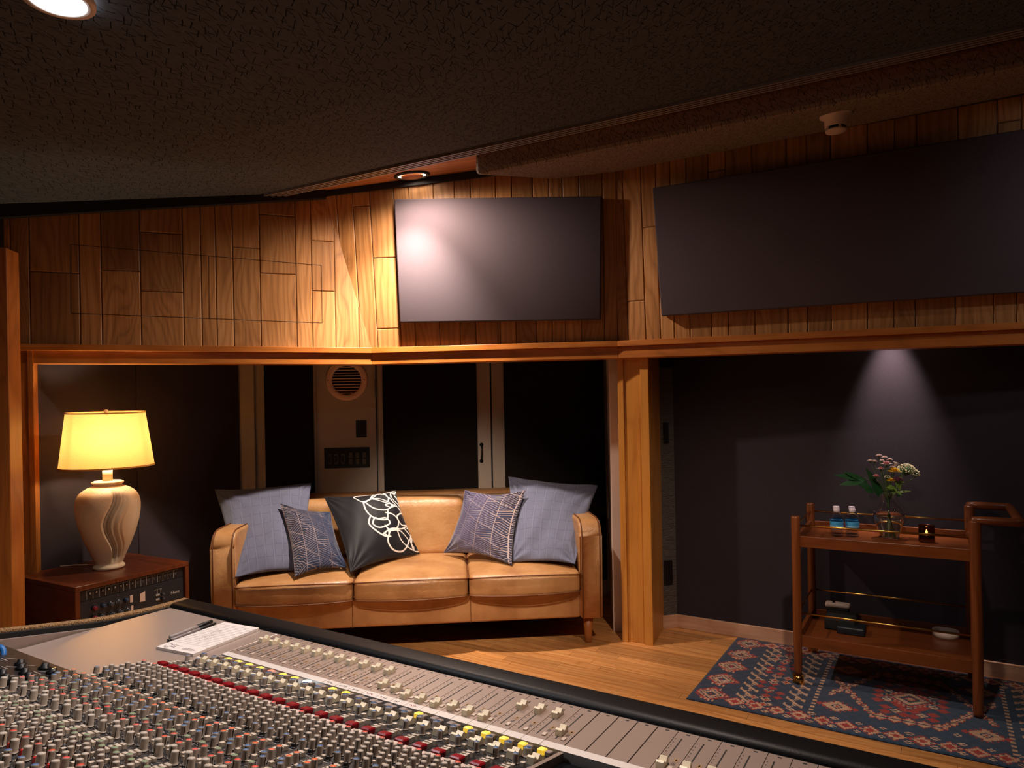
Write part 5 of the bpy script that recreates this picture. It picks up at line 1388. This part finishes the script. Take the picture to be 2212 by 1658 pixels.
# buttons (v,du,w,l,h,matkey)
btn=[(.966,.0190,.0135,.0145,.0095,'Y'),(.966,.0315,.0105,.0125,.008,'W'),
 (.896,.0245,.007,.008,.006,'C'),
 (.872,.0130,.0062,.0062,.007,'C'),(.872,.0205,.0062,.0062,.0075,'C'),(.862,.0110,.0062,.0062,.007,'C'),(.862,.0185,.0062,.0062,.007,'C'),
 (.8525,.0130,.0062,.0062,.007,'C'),(.8525,.0205,.0062,.0062,.0075,'C'),
 (.835,.0190,.0200,.0175,.0105,'D'),(.8145,.0200,.0165,.0145,.0085,'P'),(.8165,.0048,.0095,.012,.007,'P'),
 (.791,.0165,.006,.006,.005,'C'),(.774,.0105,.006,.006,.005,'C'),(.774,.0250,.006,.006,.005,'C'),(.757,.0165,.006,.006,.005,'C'),(.741,.0105,.006,.006,.005,'C'),(.741,.0290,.006,.006,.005,'C'),(.724,.0290,.006,.006,.005,'C'),(.705,.0185,.006,.006,.005,'C'),
 (.690,.0255,.011,.0058,.006,'C'),(.682,.0255,.011,.0058,.006,'C'),(.674,.0255,.011,.0058,.006,'C'),(.666,.0255,.011,.0058,.006,'C'),
 (.650,.0250,.008,.007,.006,'C'),(.634,.0280,.007,.007,.006,'C'),(.615,.0060,.007,.007,.006,'C'),(.592,.0290,.007,.007,.006,'C'),(.572,.0285,.007,.007,.006,'C'),(.565,.0060,.007,.007,.006,'C'),
 (.533,.0175,.013,.0058,.006,'C'),(.525,.0175,.013,.0058,.006,'C'),(.517,.0175,.013,.0058,.006,'C'),(.509,.0175,.013,.0058,.006,'C'),
 (.490,.0210,.006,.006,.005,'C'),(.470,.0200,.007,.007,.006,'C'),(.455,.0060,.007,.007,.006,'C'),(.436,.0285,.007,.008,.006,'C'),(.425,.0080,.0055,.0075,.011,'X'),(.412,.0280,.007,.008,.006,'C'),(.390,.0180,.007,.008,.006,'C'),(.370,.0070,.007,.008,.006,'C')]
KC=[('k','#b3a294',None),('B','#b3a294','#4c6c93'),('R','#b3a294','#e0483a'),('O','#b3a294','#ee6a34'),('G','#a39684','#6f8f5a'),('T','#bdb0a2',None),('L','#a39588','#33567e'),('s','#1a1a1c',None)]
M['kb']=plain('knob_grey','#b0a194',.45);M['kt']=plain('knob_offwhite','#c4b8aa',.45);M['kB']=plain('cap_blue','#4a6f9c',.35);M['kR']=plain('cap_red','#e2503c',.4);M['kO']=plain('cap_orange','#f0703a',.4);M['kG']=plain('cap_green','#7f9470',.5);M['kL']=plain('cap_deep_blue','#2f5580',.3);M['kline']=plain('knob_line','#16120f',.5)
def knobmesh(kind):
    m=MB();r,h=.0053,.0160
    top={'k':'kt','B':'kB','R':'kR','O':'kO','G':'kG','T':'kt','L':'kL','s':'black'}[kind];body='kb'
    if kind=='T': r,h,body=.0060,.0185,'kt'
    if kind=='L': r,h=.0078,.0145
    if kind=='s': r,h,body=.0042,.006,'black'
    if kind=='G': h=.014
    rf=lambda rr,z,a: rr*(1-.05*(math.cos(a*9)>0.3)) if rr<r*1.12 and z<h*.93 else rr
    prof=[(r*1.22,0),(r*1.22,.0012),(r*1.08,.0014),(r*1.0,h*.25),(r*.90,h*.80),(r*.88,h*.92),(r*.80,h),(.0002,h*1.02)]
    m.lathe(prof,18,[1,1,0,0,0,0 if kind not in 'T' else 0,2],None,True,False,rf)
    if kind!='s': m.box((0,-r*.93,h*.55),(.0009,.0012,h*.8),3,None)
    m.local=True
    me_o=m.build('knob_proto',[body,'black',top,'kline']);me=me_o.data;bpy.data.objects.remove(me_o);me.name='knob';return me
KM={k:knobmesh(k) for k,_,_ in KC}
ks=[];rn_=random.Random(11)
for c in range(24):
    for (v,du,kd) in rows:
        u=UL+c*PIT+du;ks.append((u,v,kd))
camuv=toUV(Vector((0,0,0)))
def projpx(u,v,z):
    p=UV(u,v,z);a=p.x/p.y*F;d=-(p.z-EYE)/p.y*F
    return CX+a*_c+d*_s, CY-a*_s+d*_c, p.y
vis=[];rest=[]
for k in ks:
    x,y,d=projpx(k[0],k[1],mz(k[1])+.01)
    (vis if (-5<x<2220 and y<1665) else rest).append((d,k))
vis.sort(key=lambda t_:(t_[0],t_[1][0],t_[1][1]))
near=[k for _,k in vis[:100]];far=[k for _,k in vis[100:]]+[k for d,k in rest if k[1]>.36]
ic=wmat(cons).inverted()
lab={'R':'knob with a red top','O':'knob with an orange top','B':'knob with a blue top','G':'knob with a green-grey top'}
for (u,v,kd) in near:
    o=bpy.data.objects.new('knob',KM[kd]);COL.objects.link(o);o.parent=cons;o.matrix_basis=ic@MM(u,v)@Matrix.Rotation(rn_.uniform(-2.2,2.2),4,'Z')
    if kd in lab: o['label']=lab[kd]
# remaining knobs in one mesh
m=MB();names=['kb','kt','black','kB','kR','kO','kG','kL','kline'];ix={n:i for i,n in enumerate(names)}
for (u,v,kd) in far:
    me=KM[kd];mm=MM(u,v)@Matrix.Rotation(rn_.uniform(-2.2,2.2),4,'Z')
    mi=[ix[[n_ for n_ in M if M[n_]==me.materials[p.material_index]][0]] for p in me.polygons] if kd not in globals().get('_mi',{}) else _mi[kd]
    globals().setdefault('_mi',{})[kd]=mi
    m.mesh([v_.co for v_ in me.vertices],[tuple(p.vertices) for p in me.polygons],mi,True,mm)
o=m.build('knob',names,parent=cons);o['kind']='stuff';o['label']='the many smaller knobs farther along the console'
# buttons
M['bY']=plain('lit_yellow','#ecd668',.4,emit='#ffca30',es=.55);M['bC']=plain('button_cream','#cdbfae',.45);M['bW']=plain('button_grey','#9a8c84',.45);M['bD']=plain('button_dark_red','#8c0a18',.3);M['bP']=plain('button_pinkish','#d8c2b6',.45);M['bX']=plain('button_red','#c8101c',.35);M['bPk']=plain('lit_pink','#ff9a80',.4,emit='#ff6a50',es=.5);M['bWh']=plain('lit_white','#ffffff',.4,emit='#dff2ff',es=6)
bl=[]
yell={1:'Y',2:'Y',3:'Y',4:'Y',5:'K',6:'Y',7:'Y',8:'H',9:'W',10:'Y',11:'Y',12:'W',13:'W',14:'W',15:'W',16:'Y',17:'W',18:'W',19:'Y',20:'Y',21:'Y',22:'Y',23:'Y',0:'W'}
for c in range(24):
    for (v,du,w_,l_,h_,mk) in btn:
        if mk=='Y': mk=yell[c]
        bl.append((UL+c*PIT+du,v,w_,l_,h_,mk))
BM={'Y':'bY','C':'bC','W':'bW','D':'bD','P':'bP','X':'bX','K':'bPk','H':'bWh'}
bv=[]
for b in bl:
    x,y,d=projpx(b[0],b[1],mz(b[1])+.004);bv.append((0 if (-5<x<2220 and y<1662) else 1,-(b[2]*b[3])/d/d,b))
bv.sort(key=lambda t_:(t_[0],t_[1],t_[2][0],t_[2][1]))
blab={'Y':'lit yellow button','D':'square dark red button','K':'lit pink button','H':'brightly lit white button','X':'small red button'}
for q_,(_,_,b) in enumerate(bv):
    if q_>=100: break
    m=MB();m.box((0,0,b[4]/2),(b[2],b[3],b[4]),0,MM(b[0],b[1]),min(b[2],b[3])*.12,1);o=m.build('button',BM[b[5]],parent=cons)
    if b[5] in blab:o['label']=blab[b[5]]
m=MB();bn_=list(BM.values())
for (_,_,b) in bv[100:]: m.box((0,0,b[4]/2),(b[2],b[3],b[4]),bn_.index(BM[b[5]]),MM(b[0],b[1]),0)
o=m.build('button',bn_,parent=cons);o['kind']='stuff';o['label']='the many smaller cream buttons between the knobs'
# short faders in the module field
for c in range(24): fcap(UL+c*PIT+.0295,.921,mz(.921),.026,.0135,.013,'short_fader',cons,-tl_)
# module panels with their silkscreen
sil=MB()
for c in range(24):
    u0=UL+c*PIT;m=field(u0+.0004,u0+PIT-.0004,VN,VB-.007,'mod','')
    e=.0004
    def mk(u,v,w_,l_,mi=1,rot=0): m.box((0,0,e/2),(w_,l_,e),mi,MM(u,v)@Matrix.Rotation(rot,4,'Z'))
    for (v,du,kd) in rows:
        if kd in 'kBROGTL':
            for q in range(7):
                a=math.radians(-30+q*40);mk(u0+du+.0088*math.cos(a),v+.0088*math.sin(a),.0009,.0009)
            if v<.71:
                for q in range(2): mk(u0+du+rn_.uniform(-.007,.007),v-.0085-q*.002,rn_.uniform(.003,.007),.0007)
    for k in range(22): mk(u0+.0335,.80+k*.0068 if k<14 else .80+k*.0068,.0026,.0008) if k>6 else None
    # zigzag line at the fold of the sections
    pts=[(.002,.7005),(.012,.7005),(.016,.6935),(.021,.6965),(.026,.6965),(.036,.6965)]
    for (a,b) in zip(pts,pts[1:]):
        dx,dy=b[0]-a[0],b[1]-a[1];L=math.hypot(dx,dy);mk(u0+(a[0]+b[0])/2,(a[1]+b[1])/2,L,.0009,1,math.atan2(dy,dx))
    for vv in (.540,.655,.610,.468):
        mk(u0+.006,vv,.009,.0007);mk(u0+.030,vv-.004,.010,.0007,1,.5)
    for q in range(26):
        vv=rn_.uniform(.36,.69);mk(u0+rn_.uniform(.003,.034),vv,rn_.uniform(.002,.005),.0008,1,rn_.choice((0,0,.0,PI/2,.6)))
    for q in range(10): mk(u0+rn_.uniform(.003,.034),rn_.uniform(.70,.80),rn_.uniform(.002,.004),.0008)
    m.build('channel_panel',['mod','silk'],parent=cons)
# grey divider and the dark centre section
m=field(UR+.002,UR+.010,VN,VB-.007,'deck','',.004);m.build('divider','deck',parent=cons)
m=field(UR+.012,UE,VN,VB-.012,'scr','',-.010);m.build('centre_panel','scr',parent=cons)
# left section: dark panel with black dials
m=field(-1.905,UL-.003,VN,.722,'mod','',-.02);e=.0006
for k in range(26):
    vv=.70-(k%6)*.014-.02;uu=-1.50-(k//6)*.075;m.box((0,0,e/2),(.03,.0012,e),1,wc@Matrix.Translation((uu,vv,mz(vv)-.02))@Matrix.Rotation(-tl_,4,'X')@Matrix.Rotation(.0 if k%2 else .5,4,'Z'))
for k in range(30): 
    vv=.54;uu=-1.45-k*.012;m.box((0,0,e/2),(.0016,.010,e),1,wc@Matrix.Translation((uu,vv,mz(vv)-.02))@Matrix.Rotation(-tl_,4,'X'))
m.build('left_panel',['mod','silk'],parent=cons)
M['brownr']=plain('brown_gloss','#3a2418',.18)
m=MB();m.prism([wc@Vector((-1.905,.722,CZ_-.03)),wc@Vector((UL-.003,.722,CZ_-.03)),wc@Vector((UL-.003,.745,CZ_-.03)),wc@Vector((-1.905,.745,CZ_-.03))],(0,0,.012),0);m.build('gap_strip','scr',parent=cons)
for i,(u,v,r_) in enumerate(((-1.455,.66,.010),(-1.485,.665,.012),(-1.520,.675,.012),(-1.555,.685,.012),(-1.600,.69,.012),(-1.50,.63,.011),(-1.54,.635,.011),(-1.58,.645,.011),(-1.62,.655,.011),(-1.47,.60,.011),(-1.51,.595,.011),(-1.55,.60,.011),(-1.66,.67,.011),(-1.59,.61,.011))):
    m=MB();m.lathe([(r_,0),(r_,.004),(r_*.62,.006),(r_*.58,.012),(.0002,.0125)],22,[0,0,0,1],wc@Matrix.Translation((u,v,mz(v)-.02))@Matrix.Rotation(-tl_,4,'X'));m.build('black_dial',['black','brass' if i in (1,3) else 'black'],parent=cons)
# rear part behind the modules, out of sight below the picture
m=MB();m.prism([wc@Vector((-1.90,.24,mz(VN)+.02)),wc@Vector((UE,.24,mz(VN)+.02)),wc@Vector((UE,VN,mz(VN))),wc@Vector((-1.90,VN,mz(VN)))],(0,0,-.25),0);m.build('rear_hood','deck',parent=cons)
# blue cable tie hanging at the left edge
bc=atz(-11,1420,CZ_+.03);M['bluep']=plain('blue_plastic','#2a6cb0',.35)
m=MB();m.tube([bc+Vector((math.cos(a)*.018,math.sin(a)*.012,.0+math.sin(a)*.020)) for a in [2*PI*k/24 for k in range(24)]],.006,8,closed=True)
q=m
o=q.build('cable_loop','bluep');tag(o,'bright blue plastic loop at the left edge of the console','cable')

# ------------------------------------------------------------------ note pad and pens
npc=[atz(*p,CZ_+.007) for p in ((343.4,1394),(488.5,1341),(555.6,1357),(411,1414))]
ctr=sum(npc,Vector())/4;xd=(npc[1]-npc[0]+npc[2]-npc[3]).normalized();yd=(npc[1]-npc[2]+npc[0]-npc[3]).normalized()
Lp_=((npc[1]-npc[0]).length+(npc[2]-npc[3]).length)/2;Wp_=((npc[0]-npc[3]).length+(npc[1]-npc[2]).length)/2
base_=Vector((ctr.x,ctr.y,CZ_+.0002));pm=frame(base_,xd,yd)
if pm.to_3x3()@Vector((0,0,1))!=Vector() and (pm.to_3x3()@Vector((0,0,1))).z<0: pm=frame(base_,xd,-yd)
pad=thing('note_pad','white ruled note pad lying beside two pens on the console','note pad',base_)
M['paper']=plain('paper','#e6dcd6',.8);M['ink']=plain('ink','#5a3028',.8);M['rule']=plain('ruled_line','#a89a98',.8);M['pencil']=plain('pencil_grey','#8a7a78',.9)
m=MB();m.box((0,0,.0035),(Lp_,Wp_,.007),0,pm);m.build('paper_block','paper',parent=pad,bevel=.0005)
m=MB()
for k in range(16): m.box((-Lp_*.28+k*Lp_*.046,0,.0072),(.0005,Wp_*.98,.0002),0,pm)
m.build('ruled_lines','rule',parent=pad)
m=MB();rn_=random.Random(2);sy=1 if (pm.to_3x3()@Vector((0,1,0))).dot(VD)>0 else -1
for k in range(26):
    a=k/26;x=-Lp_*.43+rn_.uniform(-.012,.014);y=sy*(-Wp_*.22)+rn_.uniform(-.018,.018);m.box((x,y,.0073),(.0008,rn_.uniform(.003,.008),.0002),0,pm@Matrix.Translation((0,0,0)))
for k in range(14):
    a=k/13*PI;m.box((-Lp_*.43+.010*math.cos(a*2)+.004,sy*(-Wp_*.34)+.008*math.sin(a*2),.0073),(.0022,.0010,.0002),0,pm)
m.build('printed_crest','ink',parent=pad)
m=MB();
for k,(w_) in enumerate((.034,.044,.030)): m.box((-Lp_*.44+k*.004,sy*Wp_*.22,.0073),(.0008,w_,.0002),0,pm)
m.build('small_print','ink',parent=pad)
m=MB()
for (cx_2,cy_2,s2) in ((-.01,0,1.0),(.03,.01,.8)):
    pts=[]
    for k in range(60):
        t2=k/59*6*PI;pts.append(pm@Vector((cx_2+s2*(.012*math.cos(t2)+.010*math.cos(t2*.37)),cy_2+s2*(.010*math.sin(t2*1.1)+.01*math.sin(t2*.31)),.0073)))
    m.tube(pts,.00022,3)
m.build('scribble','pencil',parent=pad)
def pen(name,label,a,b,r,parts):
    A=atz(*a,CZ_+r);B=atz(*b,CZ_+r);d=(B-A);L=d.length;mm=Matrix.Translation(A)@d.to_track_quat('Z','Y').to_matrix().to_4x4()
    t_=thing(name,label,'pen',Vector((A.x,A.y,CZ_)).lerp(Vector((B.x,B.y,CZ_)),.5))
    for (nm,z0,z1,r0,r1,mat) in parts:
        m=MB();m.lathe([(r0*.6,z0*L),(r0,z0*L+.0015),(r1,z1*L-.0015),(r1*.7,z1*L)],16,0,mm);m.build(nm,mat,parent=t_)
M['pengrey']=plain('pen_grey','#9a8c88',.4);M['penclear']=plain('pen_clear','#8a8080',.25)
pen('marker_pen','grey marker pen with a black cap, the pen farther from the note pad',(366.5,1376.5),(458,1341.5),.0058,[('barrel',0.0,.64,.0055,.0058,'pengrey'),('cap',.62,1.0,.0062,.0052,'black')])
pen('ballpoint_pen','slim dark ballpoint pen lying between the marker and the note pad',(362.5,1384),(466,1345.5),.0042,[('barrel',.05,.66,.0040,.0042,'penclear'),('cap',.64,1.0,.0050,.0030,'black'),('end_plug',0,.06,.0044,.0044,'black')])
